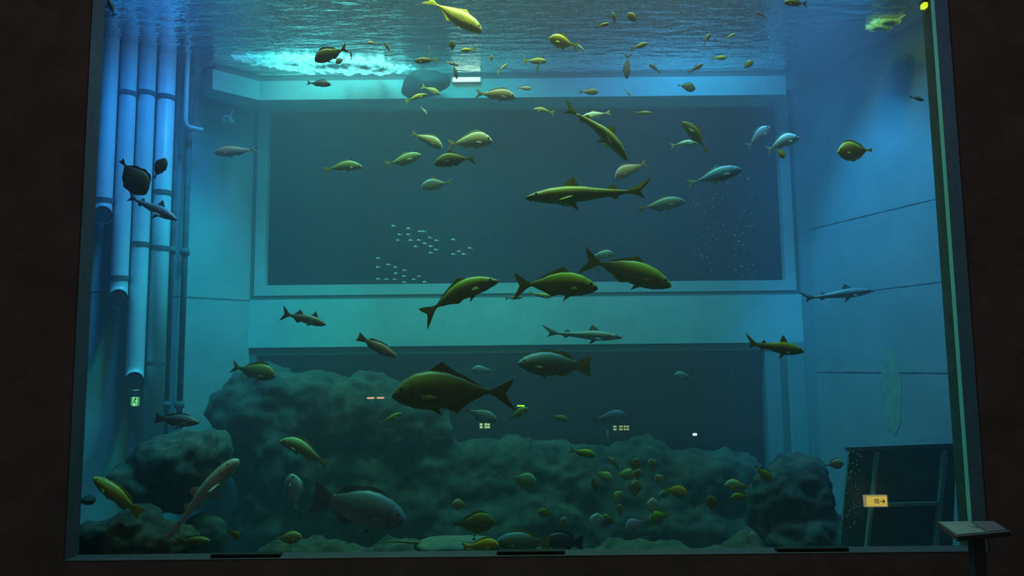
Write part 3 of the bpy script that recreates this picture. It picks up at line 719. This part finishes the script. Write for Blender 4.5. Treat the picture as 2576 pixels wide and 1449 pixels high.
def fish_mat(tone):
    if tone in FM: return FM[tone]
    bk, flk, bel, fin, sp = TONES[tone]
    m = bpy.data.materials.new('fish_skin_' + tone); m.use_nodes = True
    nt = m.node_tree; b = nt.nodes['Principled BSDF']; b.inputs['Roughness'].default_value = .38; b.inputs['Specular IOR Level'].default_value = .5
    N, L = nt.nodes.new, nt.links.new
    tc = N('ShaderNodeTexCoord'); s = N('ShaderNodeSeparateXYZ'); L(tc.outputs['Generated'], s.inputs[0])
    nz = N('ShaderNodeTexNoise'); nz.inputs['Scale'].default_value = 9; L(tc.outputs['Generated'], nz.inputs['Vector'])
    ma = N('ShaderNodeMath'); ma.operation = 'MULTIPLY_ADD'; ma.inputs[1].default_value = .16; L(nz.outputs['Fac'], ma.inputs[0]); L(s.outputs[2], ma.inputs[2])
    r = N('ShaderNodeValToRGB'); e = r.color_ramp.elements
    e[0].position = .28; e[0].color = (*bel, 1); e[1].position = .93; e[1].color = (*bk, 1)
    q = e.new(.5); q.color = (*flk, 1); q = e.new(.72); q.color = (*[(x * 1.3 + y) / 2.3 for x, y in zip(flk, bk)], 1)
    L(ma.outputs[0], r.inputs[0]); last = r.outputs[0]
    if sp:
        v = N('ShaderNodeTexVoronoi'); v.inputs['Scale'].default_value = 24; L(tc.outputs['Generated'], v.inputs['Vector'])
        c = N('ShaderNodeMath'); c.operation = 'LESS_THAN'; c.inputs[1].default_value = .32; L(v.outputs['Distance'], c.inputs[0])
        d_ = N('ShaderNodeMath'); d_.operation = 'MULTIPLY'; d_.inputs[1].default_value = sp; L(c.outputs[0], d_.inputs[0])
        mi = N('ShaderNodeMixRGB'); mi.blend_type = 'MULTIPLY'; mi.inputs[2].default_value = (.35, .32, .3, 1); L(d_.outputs[0], mi.inputs[0]); L(last, mi.inputs[1]); last = mi.outputs[0]
    # gill cover edge
    vm = N('ShaderNodeVectorMath'); vm.operation = 'DISTANCE'; vm.inputs[1].default_value = (.97, .5, .5)
    mp = N('ShaderNodeCombineXYZ'); L(s.outputs[0], mp.inputs[0]); mp.inputs[1].default_value = .5
    sc = N('ShaderNodeMath'); sc.operation = 'MULTIPLY_ADD'; sc.inputs[1].default_value = .45; sc.inputs[2].default_value = .275; L(s.outputs[2], sc.inputs[0]); L(sc.outputs[0], mp.inputs[2])
    L(mp.outputs[0], vm.inputs[0])
    g0 = N('ShaderNodeMath'); g0.operation = 'COMPARE'; g0.inputs[1].default_value = .20; g0.inputs[2].default_value = .008; L(vm.outputs['Value'], g0.inputs[0])
    mi = N('ShaderNodeMixRGB'); mi.blend_type = 'MULTIPLY'; mi.inputs[2].default_value = (.66, .66, .66, 1); L(g0.outputs[0], mi.inputs[0]); L(last, mi.inputs[1]); last = mi.outputs[0]
    L(last, b.inputs['Base Color'])
    # scales
    v2 = N('ShaderNodeTexVoronoi'); v2.inputs['Scale'].default_value = 60; L(tc.outputs['Generated'], v2.inputs['Vector'])
    bu = N('ShaderNodeBump'); bu.inputs['Strength'].default_value = .12; L(v2.outputs['Distance'], bu.inputs['Height']); L(bu.outputs[0], b.inputs['Normal'])
    f = mat('fish_fin_' + tone, fin, .5, var=.25, scale=14)
    FM[tone] = (m, f); return FM[tone]
M_EYE = mat('fish_eye', (.01, .01, .01), .15)
M_EYER = mat('fish_eye_ring', (.55, .5, .25), .3)
M_MOUTH = mat('fish_mouth', (.03, .02, .02), .6)
TS = {'yellowtail': .78, 'trevally': .8, 'shark': .62, 'leaf': .55, 'bream': .85, 'fusilier': .7}
HS = {'bream': 1.22, 'trevally': 1.18, 'leaf': 1.22, 'fusilier': 1.25, 'yellowtail': 1.08, 'shark': 1.12}
def tailp(sp):
    k = [q for q in SP if SP[q] is sp][0]
    return [(x, z * TS.get(k, 1) / HS.get(k, 1)) for x, z in TAIL[sp['tail']]]
def fish(kind, px, py, ln, ang, Y, tone, label, arch=0, yaw=0, roll=0, group=None, name=None, sway=0, tall=1.0, cat=None):
    sp = SP[kind]
    lim = (WZ - .28 - CAMP.z) * F / max(60, 912 - (py - 12)); Y = max(8.35, min(Y, lim)) if py < 260 else Y
    c = P(px, py, Y)
    Lw = ln * Y / F / max(.45, math.cos(R(yaw)))
    a = R(ang)
    f = Vector((math.cos(a), 0, math.sin(a)))
    if math.cos(a) >= 0: u = Vector((-math.sin(a), 0, math.cos(a)))
    else: u = Vector((math.sin(a), 0, -math.cos(a)))
    s = u.cross(f)
    M = Matrix((f, s, u)).transposed().to_4x4()
    # yaw turns the snout towards (+) or away (-) from the viewer
    sg = -1 if math.cos(a) >= 0 else 1
    M = M @ Matrix.Rotation(R(yaw) * sg, 4, 'Z') @ Matrix.Rotation(R(roll), 4, 'X')
    def dfm(bm):
        for v in bm.verts:
            x = v.co.x
            q = (x - .05) / .55
            v.co.z = v.co.z * tall * HS.get(kind, 1) - arch * q * q + arch * .3
            v.co.y += sway * (max(0, .1 - x)) ** 2 * 4
            v.co *= Lw
        return bm
    mb, mf = fish_mat(tone)
    simple = ln < 34
    bm = NB()
    if simple: body_mesh(bm, sp, 14, 10)
    else: body_mesh(bm, sp, 30 if ln > 90 else 20, 18 if ln > 90 else 12)
    for v in bm.faces: v.smooth = True
    nb = len(bm.faces)
    nm = name or sp['name']
    if simple:
        fin_mesh(bm, tailp(sp))
        for (_, sd, u0, u1, hs) in sp['fins'][:1]: fin_mesh(bm, ridge(sp, sd, u0, u1, hs))
        bm.faces.ensure_lookup_table()
        for i in range(nb, len(bm.faces)): bm.faces[i].material_index = 1
        root = link(nm, dfm(bm), [mb, mf])
    else:
        root = link(nm, dfm(bm), mb)
    root.matrix_world = Matrix.Translation(c) @ M
    tag(root, label, cat or sp['cat'], group)
    if simple: return root
    bm = NB(); fin_mesh(bm, tailp(sp), .009); link('tail_fin', dfm(bm), mf, root)
    for (n_, sd, u0, u1, hs) in sp['fins']:
        if ln < 60 and 'anal' in n_: continue
        bm = NB(); fin_mesh(bm, ridge(sp, sd, u0, u1, hs)); link(n_, dfm(bm), mf, root)
    if ln >= 50:
        pl = sp['pec']; hw = sp['w']
        for sd in (-1, 1):
            bm = NB(); fin_mesh(bm, [(0, .008), (-pl * .5, .016), (-pl, -.008), (-pl * .9, -.02), (-pl * .5, -.022), (0, -.014)], .004)
            sh = kind in ('shark', 'nurse')
            bmesh.ops.rotate(bm, verts=bm.verts, cent=(0, 0, 0), matrix=Matrix.Rotation(R(-sd * (38 if sh else 28)), 3, 'Z') @ Matrix.Rotation(R(sd * (55 if sh else 15)), 3, 'X') if not sh else Matrix.Rotation(R(-sd * 50), 3, 'Z') @ Matrix.Rotation(R(sd * 60), 3, 'X'))
            bmesh.ops.translate(bm, verts=bm.verts, vec=(.26 if not sh else .24, sd * hw * .86, -.035 if not sh else -.03))
            link('pectoral_fin', dfm(bm), mf, root)
        if kind not in ('leaf',) and ln >= 80:
            bm = NB(); fin_mesh(bm, [(.20, ip(sp['bot'], .38) + .012), (.12, ip(sp['bot'], .45) + .01), (.09, ip(sp['bot'], .5) - .055), (.13, ip(sp['bot'], .45) - .03)], .005)
            link('pelvic_fin', dfm(bm), mf, root)
    if ln >= 60:
        er = {'shark': .010, 'nurse': .008, 'bream': .020, 'leaf': .020, 'grouper': .013}.get(kind, .014)
        ex, uu = .415, (XN - .415) / (XN - XP)
        ez = ip(sp['top'], uu) * .42
        h = (ip(sp['top'], uu) - ip(sp['bot'], uu)) / 2; cz = (ip(sp['top'], uu) + ip(sp['bot'], uu)) / 2
        wv = sp['w'] * math.sin(math.pi * (uu * .92 + .04) ** .62) ** .8
        ew = wv * math.sqrt(max(.1, 1 - ((ez - cz) / h) ** 2))
        for sd in (-1, 1):
            bm = NB(); bmesh.ops.create_uvsphere(bm, u_segments=12, v_segments=8, radius=er)
            bmesh.ops.translate(bm, verts=bm.verts, vec=(ex, sd * ew * .93, ez))
            link('eye', dfm(bm), M_EYE, root, True)
        if ln >= 100:
            zm = ip(sp['bot'], .04) * .35
            pts = []
            for k in range(7):
                t = -1 + k / 3
                uu = .012 + .055 * abs(t); wv = sp['w'] * math.sin(math.pi * (uu * .92 + .04) ** .62) ** .8
                pts.append((XN - uu * .8 + .002, t * wv * .98, zm - abs(t) * .012))
            bm = NB(); tube(bm, pts, .0035, 6); link('mouth', dfm(bm), M_MOUTH, root)
    return root

G_TOP = 'small fish milling below the water surface'
# --- large and mid-water fish
fish('trevally', 1142, 38, 175, -33, 8.7, 'yellow', 'big yellow trevally diving head down at the top of the pane', roll=-22, arch=.03, tall=.85)
fish('bream', 833, 137, 92, 203, 8.8, 'dark', 'large dark bream in front of the white foam', tall=1.15)
fish('leaf', 856, 153, 27, 205, 9.2, 'dark', 'small dark round fish just under the large dark bream', group=G_TOP)
fish('fusilier', 936, 108, 30, 175, 9.2, 'pink', 'pinkish yellow oval fish above the end of the foam', group=G_TOP, tall=1.5)
fish('fusilier', 976, 121, 40, 118, 9.2, 'tail_yellow_dark', 'dark steeply climbing fish with a yellow tail right of the foam', group=G_TOP)
fish('fusilier', 883, 139, 27, 95, 9.5, 'dark_blue', 'tiny blue fish standing upright behind the tail of the dark bream', group=G_TOP)
fish('fusilier', 1179, 126, 42, 182, 9.0, 'yellow', 'small pure yellow fish below the diving trevally', group=G_TOP, tall=1.3)
fish('leaf', 1137, 117, 34, 95, 9.1, 'dark', 'small dark oval fish hanging upright below the diving trevally', group=G_TOP, tall=.8)
fish('fusilier', 1072, 152, 62, 183, 9.1, 'tail_yellow_dark', 'dark fusilier with a bright yellow tail heading left over the ledge', group=G_TOP, tall=1.25)
fish('fusilier', 1135, 160, 42, -15, 9.6, 'brown', 'small brownish fish just right of the yellow tailed dark fusilier', group=G_TOP)
fish('fusilier', 1144, 178, 46, -76, 9.4, 'dark_blue', 'dark slim fish diving to the white ledge lamp', group=G_TOP)
fish('fusilier', 1080, 125, 24, 90, 9.0, 'white', 'tiny pale upright fish reflection left of the dark oval fish', group=G_TOP, tall=.6)  # surface reflection built as a solid fish
fish('leaf', 1237, 147, 18, 90, 9.3, 'tan', 'tiny round tan fish seen head on over the ledge', group=G_TOP)
fish('fusilier', 1264, 172, 38, 42, 9.5, 'tail_yellow', 'grey fish with a yellow tail climbing above the ledge centre', group=G_TOP)
fish('bream', 802, 211, 64, -6, 9.5, 'dark_blue', 'dark blue bream in front of the left part of the bright ledge', group=G_TOP, tall=.8)
fish('fusilier', 1084, 227, 55, -25, 9.6, 'tail_yellow', 'pale fish with a yellow tail dipping from the ledge', group='yellow tailed fish below the ledge', tall=1.35)
fish('fusilier', 1046, 246, 62, 18, 9.4, 'yellow', 'slim lime yellow fish at the lower edge of the ledge', group='yellow tailed fish below the ledge', arch=.05)
fish('fusilier', 1066, 278, 30, -55, 9.5, 'pale', 'small pale fish diving below the slim lime yellow fish', group='yellow tailed fish below the ledge', tall=1.2)
fish('bream', 1247, 240, 106, -8, 9.2, 'pink', 'pinkish grey bream with a pale tail across the ledge lower edge', tall=.85, arch=.03)
fish('trevally', 1418, 107, 80, 163, 8.8, 'yellow', 'plump bright yellow fish at the surface right of centre', tall=1.3)
fish('fusilier', 1463, 122, 32, 140, 9.2, 'cyan', 'small pale blue fish touching the tail of the plump yellow fish', group=G_TOP)
fish('fusilier', 1346, 154, 62, -2, 9.1, 'tail_yellow', 'brown fish with a vivid yellow back above the ledge centre', group=G_TOP, tall=1.3)
fish('fusilier', 1353, 173, 30, 84, 9.6, 'dark', 'tiny dark upright fish under the yellow backed fish', group=G_TOP)
fish('fusilier', 1366, 143, 22, 80, 9.7, 'dark', 'tiny dark fish touching the snout of the yellow backed fish', group=G_TOP)
fish('leaf', 1592, 47, 40, 128, 8.9, 'olive', 'dim olive fish reflection high up between the rippled streaks', group=G_TOP)  # mirrored in the surface, modelled as a real fish
fish('fusilier', 1545, 47, 36, 100, 8.9, 'olive', 'dim slim olive fish reflection standing upright high under the surface', group=G_TOP, tall=1.4)  # another surface reflection given a fish body
fish('fusilier', 1515, 64, 40, 15, 8.9, 'brown', 'dim brown fish reflection below the two high olive fish', group=G_TOP, tall=1.3)  # dim reflection under the surface, built as a fish
fish('fusilier', 1578, 167, 68, 266, 9.5, 'dark_blue', 'long dark fish hanging vertically in front of the blue ledge', group=G_TOP, tall=1.2)
fish('fusilier', 1647, 172, 38, 140, 9.6, 'dark_blue', 'dark fish pointing up left in front of the blue ledge', group=G_TOP, tall=1.3)
fish('fusilier', 1750, 172, 48, 30, 9.6, 'dark_blue', 'dark blue fish climbing to the right above the blue ledge', group=G_TOP, tall=1.2)
fish('fusilier', 1809, 146, 42, 2, 9.4, 'yellow_green', 'level green yellow fish above the right end of the ledge', group=G_TOP, tall=1.4)
fish('leaf', 1881, 164, 38, 40, 9.5, 'olive', 'greenish deep bodied fish near the right end of the ledge', group=G_TOP, tall=.8)
fish('bream', 1481, 232, 50, -3, 9.6, 'brown', 'dark brown fish straddling the lower edge of the blue ledge', group=G_TOP)
fish('fusilier', 1579, 233, 24, -45, 9.6, 'tan', 'tiny yellowish fish at the lower edge of the blue ledge', group=G_TOP)
fish('leaf', 1727, 219, 48, -14, 9.6, 'dark_blue', 'rounded dark blue fish on the brightest blue part of the ledge', group=G_TOP, tall=.85)
fish('fusilier', 1318, 222, 40, -4, 9.6, 'pink', 'small pink fish with a yellowish tail on the ledge centre', group=G_TOP, tall=1.3)
fish('fusilier', 1607, 117, 48, 22, 9.1, 'olive', 'dim olive fish above the vertical dark fish', group=G_TOP, tall=1.3)
fish('fusilier', 1779, 98, 36, 62, 9.1, 'olive', 'dim olive fish climbing among the surface bubbles', group=G_TOP, tall=1.1)
fish('fusilier', 1836, 92, 32, 30, 9.1, 'pale_green', 'small green fish among the surface bubbles at right', group=G_TOP)
fish('fusilier', 1914, 37, 30, 150, 8.9, 'brown', 'tiny orange brown fish high at the right of the surface', group=G_TOP)
fish('fusilier', 2001, 8, 62, 176, 8.8, 'olive', 'olive fish cut by the top edge of the photo at right', group=G_TOP, tall=1.4)
fish('fusilier', 280, 20, 50, 112, 8.6, 'olive', 'dim olive fish at the top left corner of the pane', group=G_TOP, tall=1.3)
fish('fusilier', 1368, 279, 56, 170, 9.3, 'tail_yellow', 'pinkish fish with a yellow tail facing left under the ledge', arch=.04, tall=1.2)
fish('trevally', 1500, 289, 76, 190, 9.6, 'white', 'glaring white fish behind the tail of the upper shark', tall=.7)
fish('fusilier', 1617, 284, 50, -3, 9.6, 'olive', 'dim olive fish right of the glaring white fish')
fish('shark', 1500, 328, 222, -42, 8.8, 'shark_yellow', 'yellow green shark diving to the right below the ledge', arch=.09, tall=1.15)
fish('shark', 1483, 489, 330, 183, 8.7, 'shark_yellow', 'long yellow green shark swimming level across the upper window', tall=1.1)
fish('trevally', 1750, 344, 105, 128, 9.2, 'olive', 'olive fish with a blue rim curving above the right blue fish', arch=.10, tall=.8)
fish('fusilier', 1721, 362, 72, 4, 9.5, 'cyan', 'slim pale blue fish under the curved olive fish', arch=.08)
fish('bream', 1587, 428, 92, 206, 9.4, 'pink', 'pinkish blue bream above the tail of the long shark', arch=.03)
fish('trevally', 1797, 444, 148, 14, 9.2, 'blue', 'bright blue trevally gliding right over the upper window', tall=.72, arch=.04)
fish('trevally', 1662, 516, 128, 8, 9.4, 'bluegrey', 'pale blue trevally behind the tail of the long shark', tall=.75, arch=.03)
fish('bream', 1908, 345, 82, 40, 9.8, 'bluegrey', 'dim grey blue bream left of the bright cyan bream', tall=1.0)
fish('bream', 1968, 361, 92, 20, 9.3, 'cyan', 'bright cyan bream near the upper window right edge', arch=.09)
fish('leaf', 1963, 384, 36, -60, 9.0, 'spot_yellow', 'small olive yellow fish under the bright cyan bream', tall=.8)
fish('leaf', 2152, 380, 94, 184, 8.8, 'yellow', 'plump yellow olive fish before the blue right wall', tall=.95)
fish('fusilier', 2306, 248, 40, -16, 8.9, 'brown', 'faint brownish fish high on the right wall', tall=1.1)
fish('bream', 1074, 353, 92, -28, 9.2, 'silver', 'silver yellow bream with raised tail at upper centre', arch=.06, tall=.85)
fish('bream', 1182, 358, 118, 3, 9.1, 'silver', 'largest silver bream with an arched back at upper centre', arch=.06)
fish('trevally', 1013, 403, 100, 14, 9.4, 'pale_green', 'sea green trevally heading right, left of the olive trevally', tall=.85)
fish('trevally', 1144, 403, 108, 188, 9.0, 'olive', 'olive trevally facing left under the largest silver bream', arch=.10, tall=.95)
fish('fusilier', 862, 421, 104, 4, 9.4, 'pale_green', 'slim green arched fish furthest left over the upper window', arch=.12, tall=1.15)
fish('trevally', 1098, 464, 80, 190, 9.3, 'pale', 'pale green fish with a raised dorsal fin below the olive trevally', arch=.05, tall=1.1)
fish('bream', 1512, 643, 68, 4, 9.8, 'bluegrey', 'dim grey fish behind the tail of the rearmost yellowtail', tall=.95)
fish('yellowtail', 1577, 683, 236, -18, 8.7, 'yellow_green', 'yellowtail furthest right with its snout lowest, green back', arch=.04, tall=1.15)
fish('yellowtail', 1398, 717, 214, -3, 8.6, 'yellow_green', 'middle yellowtail of three in front of the window sill', arch=.06, tall=1.25)
fish('yellowtail', 1154, 743, 214, 24, 8.6, 'yellow_green', 'arched yellowtail with its tail hanging below the window sill', arch=.12, tall=1.0)
fish('fusilier', 1359, 742, 60, -10, 9.6, 'pale_green', 'small yellow green fish behind the middle yellowtail')
fish('fusilier', 1293, 749, 46, 4, 9.8, 'grey', 'small grey fish below the tail of the middle yellowtail')
fish('spiny', 764, 802, 118, -15, 9.2, 'grey', 'dark grey fish with two tall dorsal fins before the teal wall')
fish('grouper', 949, 872, 112, -28, 9.2, 'brown', 'pinkish brown fish dipping over the lower window top edge', tall=.75)
fish('shark', 1464, 843, 204, -4, 9.6, 'bluegrey', 'slim grey reef shark under the window sill')
fish('grouper', 1395, 917, 184, 177, 8.8, 'grouper_green', 'large green grouper facing left with a fanned tail', tall=1.05)
fish('shark', 1948, 874, 150, -9, 8.8, 'shark_yellow', 'short yellow green shark with a tall dorsal fin at right', tall=1.7)
fish('shark', 2105, 742, 190, 6, 9.5, 'bluegrey', 'dim shark across the seam of the right wall')
fish('bream', 638, 935, 116, -14, 9.6, 'olive', 'olive fish in front of the top of the left reef boulder')
fish('trevally', 1140, 987, 306, 181, 8.6, 'olive', 'largest olive fish of all, facing left before the lower window', arch=.05, tall=.92)
fish('trevally', 1208, 1043, 90, -22, 9.4, 'bluegrey', 'blue grey fish under the belly of the giant trevally')
fish('bream', 1216, 932, 60, 178, 10.0, 'bluegrey', 'faint blue grey fish above the tail of the giant trevally')
fish('leaf', 334, 444, 118, -54, 8.7, 'dark', 'dark olive leaf shaped fish over the white pipes', tall=.95)
fish('leaf', 402, 424, 62, 62, 8.9, 'dark', 'dark oval fish on the long white pipe', tall=.85)
fish('shark', 380, 522, 150, -26, 9.0, 'bluegrey', 'slim grey shark angled down across the pipes', tall=1.5)
fish('bream', 594, 381, 112, 186, 10.2, 'rust', 'hazy reddish brown fish at the upper window left edge', tall=.7)
fish('grouper', 446, 1057, 112, -6, 9.0, 'grey', 'grey fish hovering just above the lower left boulder', tall=.85)
fish('grouper', 296, 1247, 152, 143, 8.5, 'spot_yellow', 'yellow spotted grouper pointing up left before the lower left boulder', tall=.78)
fish('nurse', 506, 1256, 262, 48, 8.40, 'pale', 'long pale grey green shark slanting up beside the left boulder', tall=1.35, arch=.03)
fish('grouper', 486, 1362, 84, 2, 8.5, 'olive', 'olive fish resting at the bottom below the pale shark', tall=.9)
fish('leaf', 587, 1343, 38, -30, 8.6, 'olive', 'small olive fish right of the resting olive fish', tall=.9)
fish('bream', 767, 1137, 138, 154, 8.8, 'pale_green', 'bright green fish with an arched back before the left reef', arch=.08, tall=.72)
fish('leaf', 738, 1238, 90, 98, 8.9, 'cyan', 'pale blue fish standing on its tail at lower left', tall=.9)
fish('grouper', 903, 1278, 238, -14, 8.7, 'bluegrey', 'huge blue grey fish head and body at the bottom left of centre', tall=1.25)
fish('leaf', 724, 1353, 70, 3, 8.5, 'pale_green', 'small green fish at the bottom left of centre', tall=.75)
fish('leaf', 1159, 1271, 44, 172, 8.8, 'pale_green', 'small round green fish alone below centre', tall=1.1)
fish('leaf', 1190, 1316, 110, 2, 8.8, 'olive', 'dim olive fish over the stingray', tall=.75)
fish('bream', 1208, 1374, 92, 3, 8.36, 'spot_yellow', 'spotted fish with a yellow tail at the bottom edge', tall=.9)
fish('grouper', 1317, 1364, 134, 178, 8.6, 'grouper_green', 'green fish with a pale tail cut by the bottom sill', tall=1.15)
fish('grouper', 1418, 1362, 96, 176, 8.85, 'dark_blue', 'dim dark blue fish behind the pale tail at the bottom', tall=1.4)
fish('leaf', 1314, 1207, 72, -14, 9.2, 'grouper_green', 'blue green leaf shaped fish left of the shoal', tall=.95)
fish('leaf', 1373, 1292, 38, 165, 8.9, 'yellow_green', 'small yellow green fish between bottom grouper and shoal', tall=1.1)
fish('leaf', 1416, 1318, 36, 62, 8.9, 'tan', 'small brownish oval fish left of the pale teal fish', tall=1.0)
fish('bream', 1465, 1140, 66, -15, 9.1, 'yellow_green', 'yellow green fish with a bright tail above the shoal', tall=.95)
fish('bream', 1532, 1050, 86, 5, 9.8, 'bluegrey', 'dim blue grey fish above the wide yellow window grid', tall=.95)
fish('bream', 1407, 1052, 48, -20, 9.8, 'olive', 'dim olive fish right of the short lime light bar')
fish('bream', 1722, 947, 52, 170, 10.0, 'bluegrey', 'very dim fish alone in the right half of the lower window')
fish('bream', 1303, 1042, 60, 25, 9.6, 'olive', 'dim olive fish under the lime light bar')
fish('fusilier', 982, 1053, 62, 25, 9.4, 'yellow_green', 'dim slim fish with a green glint under the giant trevally snout')
fish('fusilier', 1529, 1096, 26, 92, 9.6, 'pale', 'tiny pale fish upright below the wide yellow grid')
SH = 'leaf shaped fish in the low shoal'
for args in [
 (1501, 1319, 50, 84, 'cyan', 'brightest teal round fish at the left foot of the shoal', 1.15),
 (1532, 1310, 44, 160, 'olive', 'olive fish touching the brightest teal fish', 1.0),
 (1560, 1287, 36, 96, 'tan', 'slim tan upright fish above the teal fish of the shoal', .7),
 (1553, 1256, 40, 60, 'pale_green', 'grey green fish above the slim tan upright fish', 1.1),
 (1600, 1318, 52, 200, 'cyan', 'spiky teal fish at the middle foot of the shoal', 1.0),
 (1642, 1277, 44, 86, 'pale', 'palest upright fish at the right of the shoal', 1.0),
 (1661, 1300, 54, 196, 'yellow_green', 'yellow olive fish under the palest upright fish', .95),
 (1599, 1233, 46, 75, 'tan', 'large pale tan fish in the middle of the shoal', 1.1),
 (1571, 1195, 50, 5, 'pale_green', 'green outlined fish high in the middle of the shoal', .95),
 (1597, 1171, 36, 60, 'tan', 'brownish tan fish at the top of the shoal', 1.1),
 (1640, 1172, 32, 98, 'tan', 'pale tan fish at the top right of the shoal', 1.1),
 (1661, 1211, 36, 120, 'tan', 'orange tan fish left of the yellow striped fish', 1.0),
 (1697, 1235, 58, -8, 'spot_yellow', 'yellow striped fish furthest right in the shoal', .8),
 (1517, 1197, 46, -30, 'pale_green', 'dim green tan fish at the left of the shoal', 1.0),
 (1495, 1214, 34, -60, 'grouper_green', 'small teal green fish furthest left in the shoal', 1.0),
 (1535, 1156, 32, -40, 'tan', 'dim tan fish at the upper left of the shoal', .9),
 (1550, 1173, 30, 115, 'bluegrey', 'slim blue grey fish near the top of the shoal', .7),
 (1606, 1197, 32, 80, 'tan', 'dim tan fish behind the middle of the shoal', 1.0),
 (1678, 1240, 40, 200, 'grouper_green', 'green fish tucked behind the yellow striped fish', .8),
 (1918, 1190, 52, -44, 'yellow_green', 'yellow green fish pointing down before the right rock stack', .8),
 (1856, 1222, 60, 176, 'pale_green', 'widest green fish left of the right rock stack', .8),
 (1864, 1250, 46, 182, 'yellow_green', 'yellow green fish directly under the widest green fish', .7),
 (1789, 1269, 40, 96, 'olive', 'olive round fish halfway between shoal and right rocks', 1.1),
 (1892, 1349, 20, 88, 'white', 'tiny white fish low at the foot of the right rocks', 1.1),
 (2098, 1168, 46, 5, 'tan', 'tan fish on the top corner of the right rock stack', .9),
]:
    px, py, ln, an, tone, lab, tl = args
    SHN = globals().get('SHN', 0) + 1
    fish('leaf', px, py, ln * 1.08, an, 8.75 + (SHN * 7 % 5) * .11 if px < 1760 else 8.8 + (SHN % 2) * .15, tone, lab, group=SH, tall=tl, yaw=0)
# --- the distant school of tiny fish
first = None
for (sx_, sy_) in [(265, 85), (375, 103), (460, 125), (485, 125), (310, 148), (375, 148), (535, 172), (300, 190), (390, 190), (452, 190), (583, 192), (705, 185), (495, 213), (430, 237), (540, 235), (578, 260), (828, 248), (748, 272), (540, 282), (705, 293), (783, 293), (152, 322), (228, 370), (280, 390), (150, 388), (348, 412), (283, 433), (343, 455), (453, 456), (275, 479), (415, 479), (345, 500), (495, 498), (150, 475), (215, 478)]:
    px, py = 900 + sx_ / 2.927, 540 + sy_ / 2.927
    if first is None:
        first = fish('fusilier', px, py, 13, 180, 9.9, 'bright_cyan', 'tiny pale blue fish in the loose school before the upper window', group='tiny schooling fish before the upper window', name='sardine', tall=2.0)
    else:
        o = first.copy(); COL.objects.link(o)
        o.location = P(px, py, 9.9 + random.Random(int(px)).uniform(-.25, .25))
# --- stingray on the bottom
c = P(1150, 1372, 8.95)
bm = NB(); nu = 24; rings = []
for j in range(7):
    t = j / 6
    ring = []
    for k in range(nu):
        a = 2 * math.pi * k / nu
        rx_ = .46 * (1 - t) * (1 + .12 * math.cos(2 * a)); ry_ = .40 * (1 - t)
        ring.append(bm.verts.new((rx_ * math.cos(a), ry_ * math.sin(a), .11 * math.sqrt(t) + .02 * math.sin(3 * a) * (1 - t))))
    rings.append(ring)
for r0, r1 in zip(rings, rings[1:]):
    for k in range(nu):
        try: bm.faces.new((r0[k], r0[(k + 1) % nu], r1[(k + 1) % nu], r1[k]))
        except ValueError: pass
bm.faces.new(rings[0])
bmesh.ops.remove_doubles(bm, verts=bm.verts, dist=.0005)
ry = link('stingray', bm, mat('stingray_skin', (.20, .24, .16), .6, var=.3, scale=5), None, True); ry.location = c
tag(ry, 'broad dim stingray lying on the rubble at the bottom', 'ray')
bm = NB(); tube(bm, [(-.40, 0, .03), (-.7, .02, .05), (-1.0, .06, .02)], [.02, .012, .004], 8); link('tail', bm, fish_mat('olive')[1], ry, True)
for sd in (-1, 1):
    bm = NB(); bmesh.ops.create_uvsphere(bm, u_segments=10, v_segments=6, radius=.018); bmesh.ops.translate(bm, verts=bm.verts, vec=(.20, .06 * sd, .085)); link('eye', bm, M_EYE, ry, True)
